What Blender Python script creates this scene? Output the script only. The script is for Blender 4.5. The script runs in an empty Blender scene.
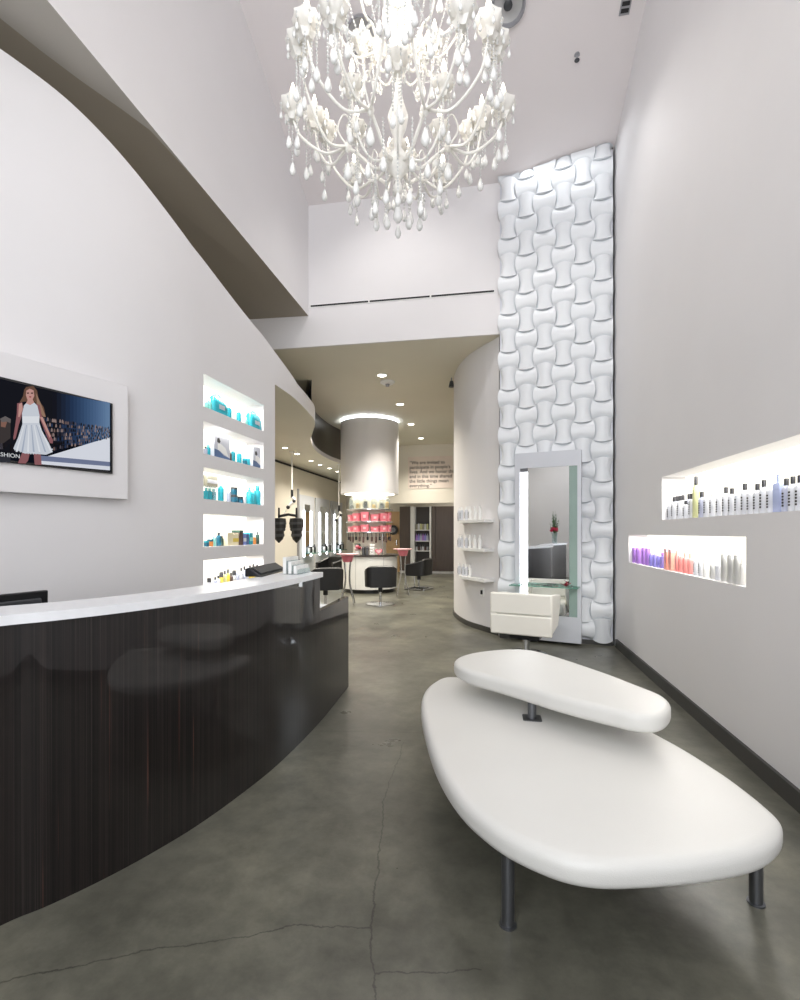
import bpy, bmesh, math, random
from mathutils import Vector, Matrix
random.seed(7)
S = bpy.context.scene
COL = S.collection
PI = math.pi
# ------------------------------------------------------------------ camera model and room frame
F, HOR, EYE, YAW = 495.0, 532.0, 1.42, math.radians(10.0)
cy, sy_ = math.cos(YAW), math.sin(YAW)
def C(X, Y):                      # distance right of / ahead of the camera -> room x, y
    return (X*cy - Y*sy_, X*sy_ + Y*cy)
def G(px, py, z=0.0):             # where the sight line meets the level z
    Y = (EYE - z)*F/(py - HOR)
    return C((px-400)/F*Y, Y) + (z,)
def D(px, py, Y):                 # sight line at distance Y
    return C((px-400)/F*Y, Y) + (EYE - (py-HOR)/F*Y,)
def ray(px, py):
    d = C((px-400)/F, 1.0)
    return Vector((d[0], d[1], -(py-HOR)/F))
def onplane(px, py, p0, n):
    o = Vector((0, 0, EYE)); d = ray(px, py); n = Vector(n)
    return o + d*((Vector(p0)-o).dot(n)/d.dot(n))

cam = bpy.data.cameras.new('camera'); camo = bpy.data.objects.new('camera', cam); COL.objects.link(camo)
camo.location = (0, 0, EYE); camo.rotation_euler = (PI/2, 0, YAW)
cam.sensor_width = 36; cam.lens = F*36/1000; cam.shift_y = (HOR-500)/1000
S.camera = camo
S.view_settings.view_transform = 'Standard'; S.view_settings.look = 'None'
S.view_settings.gamma = 1.0; S.view_settings.use_curve_mapping = False
S.view_settings.exposure = -0.37
S.cycles.use_denoising = True
S.cycles.max_bounces = 10; S.cycles.diffuse_bounces = 6; S.cycles.glossy_bounces = 5
S.cycles.sample_clamp_indirect = 6.0; S.cycles.caustics_reflective = False; S.cycles.caustics_refractive = False

# ------------------------------------------------------------------ materials
MATS = {}
def lin(c):
    return tuple(((x/255)/12.92 if x/255 <= .04045 else ((x/255+.055)/1.055)**2.4) for x in c)
def mat(name, rgb, rough=.5, metal=0.0, vary=.04, scale=6.0, bump=0.0, bscale=60.0, coat=0.0, trans=0.0, spec=None, emit=None, estr=0.0, aniso=None, ior=None):
    if name in MATS: return MATS[name]
    m = bpy.data.materials.new(name); m.use_nodes = True
    nt = m.node_tree; b = nt.nodes['Principled BSDF']
    col = lin(rgb)
    tc = nt.nodes.new('ShaderNodeTexCoord')
    nz = nt.nodes.new('ShaderNodeTexNoise'); nz.inputs['Scale'].default_value = scale; nz.inputs['Detail'].default_value = 4
    if aniso:
        mp = nt.nodes.new('ShaderNodeMapping'); mp.inputs['Scale'].default_value = aniso
        nt.links.new(tc.outputs['Object'], mp.inputs['Vector']); nt.links.new(mp.outputs['Vector'], nz.inputs['Vector'])
    else:
        nt.links.new(tc.outputs['Object'], nz.inputs['Vector'])
    rp = nt.nodes.new('ShaderNodeValToRGB')
    rp.color_ramp.elements[0].color = tuple(max(0, c*(1-vary)) for c in col)+(1,)
    rp.color_ramp.elements[1].color = tuple(min(1, c*(1+vary)) for c in col)+(1,)
    rp.color_ramp.elements[0].position = .3; rp.color_ramp.elements[1].position = .7
    nt.links.new(nz.outputs['Fac'], rp.inputs['Fac']); nt.links.new(rp.outputs['Color'], b.inputs['Base Color'])
    b.inputs['Roughness'].default_value = rough; b.inputs['Metallic'].default_value = metal
    b.inputs['Coat Weight'].default_value = coat; b.inputs['Coat Roughness'].default_value = .05
    b.inputs['Transmission Weight'].default_value = trans
    if spec is not None: b.inputs['Specular IOR Level'].default_value = spec
    if ior: b.inputs['IOR'].default_value = ior
    if emit:
        b.inputs['Emission Color'].default_value = lin(emit)+(1,); b.inputs['Emission Strength'].default_value = estr
    if bump:
        n2 = nt.nodes.new('ShaderNodeTexNoise'); n2.inputs['Scale'].default_value = bscale; n2.inputs['Detail'].default_value = 3
        nt.links.new(tc.outputs['Object'], n2.inputs['Vector'])
        bp = nt.nodes.new('ShaderNodeBump'); bp.inputs['Strength'].default_value = bump; bp.inputs['Distance'].default_value = .01
        nt.links.new(n2.outputs['Fac'], bp.inputs['Height']); nt.links.new(bp.outputs['Normal'], b.inputs['Normal'])
    MATS[name] = m
    return m
def glow(name, rgb, strength):
    if name in MATS: return MATS[name]
    m = bpy.data.materials.new(name); m.use_nodes = True; nt = m.node_tree
    nt.nodes.remove(nt.nodes['Principled BSDF'])
    e = nt.nodes.new('ShaderNodeEmission'); e.inputs['Color'].default_value = lin(rgb)+(1,); e.inputs['Strength'].default_value = strength
    nt.links.new(e.outputs[0], nt.nodes['Material Output'].inputs['Surface']); MATS[name] = m
    return m
def glassy(name, rgb, alpha=.25, rough=.03):
    """thin clear sheet: mostly see-through, the rest a tinted glossy surface"""
    if name in MATS: return MATS[name]
    m = bpy.data.materials.new(name); m.use_nodes = True; nt = m.node_tree; b = nt.nodes['Principled BSDF']
    b.inputs['Base Color'].default_value = lin(rgb)+(1,); b.inputs['Roughness'].default_value = rough
    t = nt.nodes.new('ShaderNodeBsdfTransparent'); t.inputs['Color'].default_value = tuple(.6+.4*c for c in lin(rgb))+(1,)
    mx = nt.nodes.new('ShaderNodeMixShader'); mx.inputs['Fac'].default_value = alpha
    nt.links.new(t.outputs[0], mx.inputs[1]); nt.links.new(b.outputs[0], mx.inputs[2])
    nt.links.new(mx.outputs[0], nt.nodes['Material Output'].inputs['Surface']); MATS[name] = m
    return m

WALL = mat('wall paint white', (226, 224, 225), .55, vary=.012, scale=1.5, bump=.03, bscale=180)
WALLW = mat('wall paint warm white', (228, 222, 210), .55, vary=.012, scale=1.5, bump=.03, bscale=180)
CEIL = mat('ceiling paint white', (222, 216, 216), .7, vary=.012, scale=1.2)
CEILB = mat('ceiling paint cream', (224, 219, 201), .6, vary=.015, scale=1.2)
TAUPE = mat('soffit taupe shaded', (152, 144, 131), .6, vary=.02, scale=1.2)
TAUPE_LIT = mat('soffit taupe lit', (182, 178, 171), .6, vary=.02, scale=1.2)  # paler tone paints in the daylight on the soffit wedge
BASEB = mat('baseboard charcoal', (62, 61, 58), .5)
QUARTZ = mat('worktop white quartz', (232, 233, 236), .25, vary=.02, scale=30)
LEATHER = mat('white leather', (216, 215, 211), .38, vary=.012, scale=3, bump=.12, bscale=260)
CREAM = mat('cream vinyl', (236, 233, 224), .4, vary=.012, scale=3, bump=.08, bscale=240)
STEEL = mat('gunmetal steel', (112, 114, 118), .35, metal=.85, vary=.05)
CHROME = mat('chrome', (205, 206, 208), .12, metal=1.0, vary=.02)
BLACKL = mat('black leather', (26, 26, 28), .42, vary=.1, scale=8, bump=.12, bscale=220)
BLACKP = mat('black plastic', (22, 23, 26), .3, vary=.08)
DGREY = mat('dark grey plastic', (58, 60, 64), .4, vary=.08)
PINK = mat('pink plastic', (226, 126, 140), .3, vary=.06)
PINKL = mat('pale pink plastic', (244, 200, 206), .3, vary=.05)
RED = mat('deep red', (150, 24, 48), .5, vary=.2, scale=40)
ROSE = mat('rose petals', (214, 48, 84), .5, vary=.25, scale=60)
LEAF = mat('green leaves', (58, 104, 46), .5, vary=.3, scale=40)
PLASTER = mat('white moulded plaster', (226, 229, 232), .35, vary=.01, scale=2)
PANELG = mat('panel lacquer pale grey', (206, 209, 216), .3, vary=.01, scale=2)
WHITEP = mat('white plastic', (236, 236, 234), .3, vary=.02)
GREYP = mat('grey enamel', (150, 150, 154), .45, vary=.03)
LINE = mat('slot black', (28, 28, 30), .6)
BROWN = mat('brown laminate', (84, 71, 64), .35, vary=.12, scale=5, aniso=(10, 10, .5))
BROWND = mat('dark stained wood', (52, 46, 42), .35, vary=.2, scale=5, aniso=(10, 10, .4))
BEIGE = mat('beech veneer', (226, 186, 136), .4, vary=.06, scale=4, aniso=(9, 9, .5))
SIGNP = mat('pinkish paper', (230, 216, 207), .7, vary=.03)
INK = mat('printed black', (38, 32, 32), .6)
CRYST = mat('milky crystal', (246, 246, 244), .12, vary=.02, coat=.5, trans=.15)
IVORY = mat('white enamel', (240, 238, 232), .3, vary=.02)
BLOOM = mat('cream petal glass', (246, 243, 236), .3, vary=.03, trans=.2)
MIRROR = mat('mirror glass', (236, 240, 243), .015, metal=1.0, vary=.0)
GREENGL = mat('sea green glass', (148, 170, 163), .12, vary=.03)
SHELFGL = glassy('clear green glass', (120, 178, 160), .45)
CLEARGL = glassy('clear glass', (225, 235, 235), .22)
E_FLAME = glow('lit candle bulb', (255, 244, 224), 9)
E_STRIP = glow('cool fluorescent', (248, 252, 255), 9)
E_LED = glow('warm strip light', (255, 244, 222), 12)
E_DOWN = glow('downlight lens', (255, 246, 226), 22)
E_PANEL = glow('lit niche panel', (255, 250, 236), 2.4)
E_HALO = glow('cove light', (236, 244, 255), 16)

def ebony():
    m = bpy.data.materials.new('striped ebony veneer'); m.use_nodes = True; nt = m.node_tree; b = nt.nodes['Principled BSDF']
    tc = nt.nodes.new('ShaderNodeTexCoord')
    def stripes(sx, sz, lo, hi, c0, c1):
        mp = nt.nodes.new('ShaderNodeMapping'); mp.inputs['Scale'].default_value = (sx, sx, sz)
        nz = nt.nodes.new('ShaderNodeTexNoise'); nz.inputs['Scale'].default_value = 1; nz.inputs['Detail'].default_value = 3
        rp = nt.nodes.new('ShaderNodeValToRGB'); e = rp.color_ramp.elements
        e[0].position = lo; e[1].position = hi; e[0].color = c0+(1,); e[1].color = c1+(1,)
        nt.links.new(tc.outputs['Object'], mp.inputs[0]); nt.links.new(mp.outputs[0], nz.inputs['Vector']); nt.links.new(nz.outputs['Fac'], rp.inputs['Fac'])
        return rp
    a = stripes(70, .3, .35, .7, lin((10, 8, 8)), lin((30, 24, 23)))
    f = stripes(330, .5, .55, .66, (0, 0, 0), (.8, .8, .8))
    s = stripes(170, .9, .70, .76, (0, 0, 0), (1, 1, 1))
    m1 = nt.nodes.new('ShaderNodeMix'); m1.data_type = 'RGBA'
    nt.links.new(f.outputs['Color'], m1.inputs['Factor']); nt.links.new(a.outputs['Color'], m1.inputs['A'])
    m1.inputs['B'].default_value = lin((50, 43, 41))+(1,)
    mx = nt.nodes.new('ShaderNodeMix'); mx.data_type = 'RGBA'
    nt.links.new(s.outputs['Color'], mx.inputs['Factor']); nt.links.new(m1.outputs['Result'], mx.inputs['A'])
    mx.inputs['B'].default_value = lin((104, 66, 54))+(1,)
    nt.links.new(mx.outputs['Result'], b.inputs['Base Color'])
    b.inputs['Roughness'].default_value = .5; b.inputs['Specular IOR Level'].default_value = .2; b.inputs['Coat Weight'].default_value = .75; b.inputs['Coat Roughness'].default_value = .025
    return m
EBONY = ebony()

def concrete():
    m = bpy.data.materials.new('polished concrete'); m.use_nodes = True; nt = m.node_tree; b = nt.nodes['Principled BSDF']
    N, L = nt.nodes.new, nt.links.new
    tc = N('ShaderNodeTexCoord')
    def noise(scale, detail=6, rough=.6):
        n = N('ShaderNodeTexNoise'); n.inputs['Scale'].default_value = scale; n.inputs['Detail'].default_value = detail; n.inputs['Roughness'].default_value = rough
        L(tc.outputs['Object'], n.inputs['Vector']); return n
    def ramp(src, stops):
        r = N('ShaderNodeValToRGB'); e = r.color_ramp.elements
        while len(e) < len(stops): e.new(.5)
        for k, (p, c) in enumerate(stops): e[k].position = p; e[k].color = tuple(c)+(1,)
        L(src, r.inputs['Fac']); return r
    big = ramp(noise(1.3, 7, .62).outputs['Fac'], [(.3, lin((77, 76, 68))), (.5, lin((100, 99, 89))), (.72, lin((125, 123, 109)))])
    fine = ramp(noise(9, 8, .7).outputs['Fac'], [(.34, (.66, .66, .65)), (.62, (1.06, 1.06, 1.05))])
    mul = N('ShaderNodeMix'); mul.data_type = 'RGBA'; mul.blend_type = 'MULTIPLY'; mul.inputs['Factor'].default_value = .75
    L(big.outputs['Color'], mul.inputs['A']); L(fine.outputs['Color'], mul.inputs['B'])
    # cracks: polylines wobbled by noise
    wob = noise(7, 5, .7)
    sub = N('ShaderNodeVectorMath'); sub.operation = 'SUBTRACT'; L(wob.outputs['Color'], sub.inputs[0]); sub.inputs[1].default_value = (.5, .5, .5)
    scl = N('ShaderNodeVectorMath'); scl.operation = 'SCALE'; scl.inputs['Scale'].default_value = .06; L(sub.outputs[0], scl.inputs[0])
    pw = N('ShaderNodeVectorMath'); pw.operation = 'ADD'; L(tc.outputs['Object'], pw.inputs[0]); L(scl.outputs[0], pw.inputs[1])
    flat = N('ShaderNodeVectorMath'); flat.operation = 'MULTIPLY'; flat.inputs[1].default_value = (1, 1, 0); L(pw.outputs[0], flat.inputs[0])
    def dist(lines):
        last = None
        for pts in lines:
            for (a, c) in zip(pts, pts[1:]):
                a = Vector(G(*a)); c = Vector(G(*c)); ba = c-a
                pa = N('ShaderNodeVectorMath'); pa.operation = 'SUBTRACT'; L(flat.outputs[0], pa.inputs[0]); pa.inputs[1].default_value = a
                dt = N('ShaderNodeVectorMath'); dt.operation = 'DOT_PRODUCT'; L(pa.outputs[0], dt.inputs[0]); dt.inputs[1].default_value = ba/ba.length_squared
                cl = N('ShaderNodeClamp'); L(dt.outputs['Value'], cl.inputs['Value'])
                sc = N('ShaderNodeVectorMath'); sc.operation = 'SCALE'; sc.inputs[0].default_value = ba; L(cl.outputs[0], sc.inputs['Scale'])
                df = N('ShaderNodeVectorMath'); df.operation = 'DISTANCE'; L(pa.outputs[0], df.inputs[0]); L(sc.outputs[0], df.inputs[1])
                if last is None: last = df.outputs['Value']
                else:
                    mn = N('ShaderNodeMath'); mn.operation = 'MINIMUM'; L(last, mn.inputs[0]); L(df.outputs['Value'], mn.inputs[1]); last = mn.outputs[0]
        return last
    cr = dist([[(0, 982), (150, 950), (240, 938), (300, 925), (370, 928)], [(404, 742), (384, 800), (378, 870), (370, 928), (375, 972), (480, 970)], [(375, 972), (372, 1040)]])
    cm = N('ShaderNodeMapRange'); cm.inputs['From Min'].default_value = .001; cm.inputs['From Max'].default_value = .0045; cm.inputs['To Min'].default_value = .5; cm.inputs['To Max'].default_value = 1
    L(cr, cm.inputs['Value'])
    jm = dist([[(322, 731), (520, 735)]])
    jr = N('ShaderNodeMapRange'); jr.inputs['From Min'].default_value = .002; jr.inputs['From Max'].default_value = .007; jr.inputs['To Min'].default_value = .72; jr.inputs['To Max'].default_value = 1
    L(jm, jr.inputs['Value'])
    both = N('ShaderNodeMath'); both.operation = 'MULTIPLY'; L(cm.outputs[0], both.inputs[0]); L(jr.outputs[0], both.inputs[1])
    m2 = N('ShaderNodeMix'); m2.data_type = 'RGBA'; m2.blend_type = 'MULTIPLY'; m2.inputs['Factor'].default_value = 1
    L(mul.outputs['Result'], m2.inputs['A']); L(both.outputs[0], m2.inputs['B'])
    L(m2.outputs['Result'], b.inputs['Base Color'])
    rr = N('ShaderNodeMapRange'); rr.inputs['To Min'].default_value = .2; rr.inputs['To Max'].default_value = .42
    L(noise(2.2, 5).outputs['Fac'], rr.inputs['Value']); L(rr.outputs[0], b.inputs['Roughness'])
    bp = N('ShaderNodeBump'); bp.inputs['Strength'].default_value = .08; bp.inputs['Distance'].default_value = .02
    L(noise(14, 6).outputs['Fac'], bp.inputs['Height']); L(bp.outputs[0], b.inputs['Normal'])
    return m
CONC = concrete()

# ------------------------------------------------------------------ mesh helpers
class MB:
    def __init__(self): self.v = []; self.f = []; self.m = []; self.mats = []
    def _mi(self, m):
        if m not in self.mats: self.mats.append(m)
        return self.mats.index(m)
    def face(self, idx, m): self.f.append(tuple(idx)); self.m.append(self._mi(m))
    def poly(self, pts, m):
        b = len(self.v); self.v += [tuple(p) for p in pts]; self.face(range(b, b+len(pts)), m); return self
    def box(self, lo, hi, m, rot=None, at=(0, 0, 0)):
        b = len(self.v)
        for z in (lo[2], hi[2]):
            for (x, y) in ((lo[0], lo[1]), (hi[0], lo[1]), (hi[0], hi[1]), (lo[0], hi[1])):
                p = Vector((x, y, z))
                if rot: p = rot @ p
                self.v.append(tuple(p+Vector(at)))
        for q in ((0, 3, 2, 1), (4, 5, 6, 7), (0, 1, 5, 4), (1, 2, 6, 5), (2, 3, 7, 6), (3, 0, 4, 7)):
            self.face([b+i for i in q], m)
        return self
    def rings(self, rings, m, close=True, cap0=True, cap1=True):
        n = len(rings[0]); b = len(self.v)
        for r in rings: self.v += [tuple(p) for p in r]
        for i in range(len(rings)-1):
            for j in range(n if close else n-1):
                k = (j+1) % n
                self.face((b+i*n+j, b+i*n+k, b+(i+1)*n+k, b+(i+1)*n+j), m)
        if cap0: self.face([b+j for j in reversed(range(n))], m)
        if cap1: self.face([b+(len(rings)-1)*n+j for j in range(n)], m)
        return self
    def lathe(self, prof, m, seg=20, at=(0, 0, 0), cap0=True, cap1=True, ruffle=0, nr=8, rot=None):
        rs = []
        for (r, z) in prof:
            ring = []
            for k in range(seg):
                a = 2*PI*k/seg; rr = r*(1+ruffle*math.cos(nr*a))
                p = Vector((rr*math.cos(a), rr*math.sin(a), z))
                if rot: p = rot @ p
                ring.append(p+Vector(at))
            rs.append(ring)
        return self.rings(rs, m, True, cap0, cap1)
    def tube(self, pts, rad, m, seg=8, cap=True):
        pts = [Vector(p) for p in pts]; n = len(pts)
        rad = rad if isinstance(rad, (list, tuple)) else [rad]*n
        rs = []; up = None
        for i, p in enumerate(pts):
            t = (pts[min(i+1, n-1)]-pts[max(i-1, 0)]).normalized()
            if up is None: up = Vector((0, 0, 1)) if abs(t.z) < .9 else Vector((1, 0, 0))
            s = t.cross(up).normalized(); up = s.cross(t).normalized()
            rs.append([p+(s*math.cos(2*PI*k/seg)+up*math.sin(2*PI*k/seg))*rad[i] for k in range(seg)])
        return self.rings(rs, m, True, cap, cap)
    def ball(self, c, r, m, seg=8, rows=5, sz=1.0):
        return self.lathe([(max(.0008, r*math.sin(PI*i/rows)), -r*sz*math.cos(PI*i/rows)) for i in range(rows+1)], m, seg, c)
    def prism(self, out, z0, z1, m):
        return self.rings([[(x, y, z0) for x, y in out], [(x, y, z1) for x, y in out]], m)
    def mesh(self, name, smooth=False, angle=40):
        me = bpy.data.meshes.new(name); me.from_pydata(self.v, [], self.f)
        for m in self.mats: me.materials.append(m)
        for i, p in enumerate(me.polygons): p.material_index = self.m[i]
        bm = bmesh.new(); bm.from_mesh(me); bmesh.ops.recalc_face_normals(bm, faces=bm.faces); bm.to_mesh(me); bm.free()
        if smooth:
            for p in me.polygons: p.use_smooth = True
            me.set_sharp_from_angle(angle=math.radians(angle))
        me.update()
        return me
    def build(self, name, parent=None, smooth=False, angle=40, bevel=0, segs=2, loc=None, rotz=0):
        me = self.mesh(name, smooth or bevel > 0, angle)
        o = bpy.data.objects.new(name, me); COL.objects.link(o)
        if parent is not None: o.parent = parent
        if loc is not None: o.location = loc; o.rotation_euler = (0, 0, rotz)
        if bevel:
            md = o.modifiers.new('edge', 'BEVEL'); md.width = bevel; md.segments = segs; md.limit_method = 'ANGLE'; md.angle_limit = math.radians(50)
        return o
def tag(o, label=None, cat=None, group=None, kind=None):
    if label: o['label'] = label
    if cat: o['category'] = cat
    if group: o['group'] = group
    if kind: o['kind'] = kind
    return o
def thing(name, label, cat, loc=(0, 0, 0), rotz=0, group=None):
    o = bpy.data.objects.new(name, None); COL.objects.link(o); o.empty_display_size = .1
    o.location = loc; o.rotation_euler = (0, 0, rotz)
    return tag(o, label, cat, group)
def copy_tree(o, parent=None):
    c = o.copy(); COL.objects.link(c)
    if parent is not None: c.parent = parent
    for ch in o.children: copy_tree(ch, c)
    return c
def struct(o): o['kind'] = 'structure'; return o
def bez(pts, n=12):
    """Catmull-Rom through pts"""
    P = [Vector(p) for p in pts]; P = [2*P[0]-P[1]]+P+[2*P[-1]-P[-2]]; out = []
    for i in range(1, len(P)-2):
        for k in range(n):
            t = k/n; a, b, c, d = P[i-1:i+3]
            out.append(.5*((2*b)+(c-a)*t+(2*a-5*b+4*c-d)*t*t+(3*b-a-3*c+d)*t**3))
    out.append(P[-2]); return out
def rrect(w, d, r, n=5):
    out = []
    for (cx_, cy_, a0) in ((w/2-r, d/2-r, 0), (-w/2+r, d/2-r, 90), (-w/2+r, -d/2+r, 180), (w/2-r, -d/2+r, 270)):
        for k in range(n+1):
            a = math.radians(a0+90*k/n); out.append((cx_+r*math.cos(a), cy_+r*math.sin(a)))
    return out
def inset(out, d):
    n = len(out); res = []
    for i in range(n):
        a, b, c = Vector(out[i-1]), Vector(out[i]), Vector(out[(i+1) % n])
        t = (c-a).normalized(); nrm = Vector((-t.y, t.x)); res.append(b+nrm*d)
    return [tuple(p) for p in res]
def cushion(mb, out, z0, z1, r, m, dome=.0, rb=None):
    """rounded slab; out runs counter-clockwise"""
    rb = rb or r; rs = []
    for k in range(5):
        a = PI/2*k/4; rs.append([(x, y, z0+rb*(1-math.sin(a))) for x, y in inset(out, rb*(1-math.cos(a)))][::1])
    rs = [[(x, y, z0+rb-rb*math.cos(PI/2*k/4)) for x, y in inset(out, rb*(1-math.sin(PI/2*k/4)))] for k in range(5)]
    rs += [[(x, y, z1-r+r*math.sin(PI/2*k/6)) for x, y in inset(out, r*(1-math.cos(PI/2*k/6)))] for k in range(7)]
    cx_ = sum(p[0] for p in out)/len(out); cy_ = sum(p[1] for p in out)/len(out)
    base = inset(out, r)
    for k in range(1, 6):
        t = k/6
        rs.append([(x+(cx_-x)*t, y+(cy_-y)*t, z1+dome*(1-(1-t)**2)) for x, y in base])
    return mb.rings(rs, m)
ORD = ['first', 'second', 'third', 'fourth', 'fifth', 'sixth', 'seventh', 'eighth', 'ninth', 'tenth', 'eleventh', 'twelfth', 'thirteenth', 'fourteenth', 'fifteenth', 'sixteenth', 'seventeenth', 'eighteenth', 'nineteenth', 'twentieth'] + \
      ['twenty-'+w for w in ('first', 'second', 'third', 'fourth', 'fifth', 'sixth', 'seventh', 'eighth', 'ninth')] + ['thirtieth'] + ['thirty-'+w for w in ('first', 'second', 'third', 'fourth', 'fifth', 'sixth', 'seventh', 'eighth', 'ninth')]
def light(kind, name, loc, energy, color=(1, 1, 1), rot=None, **kw):
    l = bpy.data.lights.new(name, kind); l.energy = energy; l.color = color
    for k, v in kw.items(): setattr(l, k, v)
    o = bpy.data.objects.new(name, l); COL.objects.link(o); o.location = loc
    if rot: o.rotation_euler = rot
    return o
def aim(o, target):
    o.rotation_euler = (Vector(target)-o.location).to_track_quat('-Z', 'Y').to_euler()
# ================================================================== THE SETTING
XR, XF, YH, XL, YB, YFR = 1.572, -2.55, 6.83, -5.1, 17.5, -2.6
ZLOW, ZSOF, ZMEZ = 4.10, 4.55, 3.21
def zceil(v): return 6.30-.407*(max(v, 3.6)-6.45)
m = MB(); m.poly([(XL-.3, YFR-.3, 0), (XR+.3, YFR-.3, 0), (XR+.3, YB+.3, 0), (XL-.3, YB+.3, 0)], CONC); struct(m.build('floor'))
m = MB(); za, zb = zceil(YH+.3), zceil(3.6)
m.poly([(XF-.3, YH+.3, za), (XR+.5, YH+.3, za), (XR+.5, 3.6, zb), (XF-.3, 3.6, zb)], CEIL)
m.poly([(XF-.3, 3.6, zb), (XR+.5, 3.6, zb), (XR+.5, YFR-.3, zb), (XF-.3, YFR-.3, zb)], CEIL); struct(m.build('ceiling'))
m = MB(); m.poly([(XL, YH+.03, ZLOW), (XR+.3, YH+.03, ZLOW), (XR+.3, YB, ZLOW), (XL, YB, ZLOW)], CEILB); struct(m.build('ceiling_rear'))
# header above the opening to the rear room
m = MB(); m.box((XL, YH, ZLOW), (1.5, YH+.03, 7.2), WALL); struct(m.build('wall_header'))
m = MB(); m.box((XF-.3, YFR, ZSOF+.06), (XF, YH, 8.2), WALL); m.poly([(XF, YFR, ZSOF), (XF, YH, ZSOF), (XF, YH, ZSOF+.06), (XF, YFR, ZSOF+.06)], WALL); struct(m.build('wall_fascia'))
# soffit under the fascia; its daylit wedge and shaded rest painted as two tones
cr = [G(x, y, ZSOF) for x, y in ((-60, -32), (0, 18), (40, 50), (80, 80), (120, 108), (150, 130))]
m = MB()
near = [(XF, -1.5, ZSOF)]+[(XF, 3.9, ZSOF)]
m.poly([(XF, 4.1, ZSOF)]+[c for c in reversed(cr)]+[(-3.6, .5, ZSOF), (-3.6, YFR, ZSOF), (XF, YFR, ZSOF)], TAUPE_LIT)
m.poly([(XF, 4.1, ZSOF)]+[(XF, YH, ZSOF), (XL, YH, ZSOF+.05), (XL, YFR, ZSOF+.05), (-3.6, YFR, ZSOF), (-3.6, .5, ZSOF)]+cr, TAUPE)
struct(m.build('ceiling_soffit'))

# ---- right wall with two recesses
def wall_with_recess(name, xs, y_edges, holes, zs, depth, mt, inner):
    m = MB()
    for i in range(len(y_edges)-1):
        for j in range(len(zs)-1):
            y0, y1, z0, z1 = y_edges[i], y_edges[i+1], zs[j], zs[j+1]
            if any(a <= y0+1e-6 and y1 <= b+1e-6 and c <= z0+1e-6 and z1 <= d+1e-6 for a, b, c, d in holes): continue
            m.poly([(xs, y0, z0), (xs, y1, z0), (xs, y1, z1), (xs, y0, z1)], mt)
    for a, b, c, d in holes:
        X2 = xs+depth
        m.poly([(X2, a, c), (X2, b, c), (X2, b, d), (X2, a, d)], E_PANEL)
        m.poly([(xs, a, c), (xs, b, c), (X2, b, c), (X2, a, c)], WALL); m.poly([(xs, a, d), (xs, b, d), (X2, b, d), (X2, a, d)], WALL)
        m.poly([(xs, a, c), (xs, a, d), (X2, a, d), (X2, a, c)], WALL); m.poly([(xs, b, c), (xs, b, d), (X2, b, d), (X2, b, c)], WALL)
    m.box((xs+depth+.05, YFR, 0), (xs+depth+.1, YB, 8.2), mt)
    return m.build(name)
UPN = (1.9, 4.87, 1.53, 1.92); LON = (3.378, 5.95, 1.078, 1.39)
struct(wall_with_recess('wall_right', XR, [YFR, 1.9, 3.378, 4.87, 5.95, YB], [UPN, LON], [0, 1.078, 1.39, 1.53, 1.92, 8.2], .2, WALL, WALLW))
m = MB(); m.box((XR-.022, YFR, 0), (XR, 6.45, .105), BASEB); struct(m.build('baseboard_right'))

# ---- curved left wall: plan integrated from its vanishing points
def tslope(px):
    ks = [(-400, .62), (0, .55), (60, .54), (125, .42), (200, .215), (276, .212)]
    for (a, ta), (b, tb) in zip(ks, ks[1:]):
        if px <= b: return ta+(tb-ta)*max(0, (px-a)/(b-a))
    return .212
PLAN = {}
Y = 6.0; px = 275.0; PLAN[275.0] = C((px-400)/F*Y, Y)
YAT = {275.0: Y}
while px > -260:
    r = (px-400)/F; h = .5
    Y += Y*(-h/F)/(tslope(px-h/2)-r); px -= h
    YAT[px] = Y; PLAN[px] = C((px-400)/F*Y, Y)
def wp(px, z, off=0.0):
    a = PLAN[px]; b = PLAN[min(275.0, px+2)]; c = PLAN[px-2]
    t = Vector((b[0]-c[0], b[1]-c[1])).normalized(); n = Vector((t.y, -t.x))
    return (a[0]+n.x*off, a[1]+n.y*off, z)
def ztop(px):
    ks = [(-250, -150), (-60, 10), (0, 48), (30, 70), (60, 92), (92, 122), (124, 157), (150, 189), (186, 237), (210, 268), (248, 318), (275, 352)]
    for (a, ya), (b, yb) in zip(ks, ks[1:]):
        if px <= b:
            return EYE+(HOR-(ya+(yb-ya)*(px-a)/(b-a)))/F*YAT[px]
    return EYE+180/F*6
NZ = [(.845, 1.157), (1.28, 1.592), (1.727, 2.022), (2.148, 2.45), (2.583, 2.887)]
NA, NB = 203.5, 263.5
cols = [-250.0, -200.0, -150.0, -100.0, -60.0]+[float(x) for x in range(-40, 200, 8)]+[203.5, 213.5, 223.5, 233.5, 243.5, 253.5, 263.5, 269.5, 275.0]
zr = [0.0]+[z for p in NZ for z in p]
m = MB()
zt = {}
for c_ in cols: zt[c_] = ztop(c_)
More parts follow.
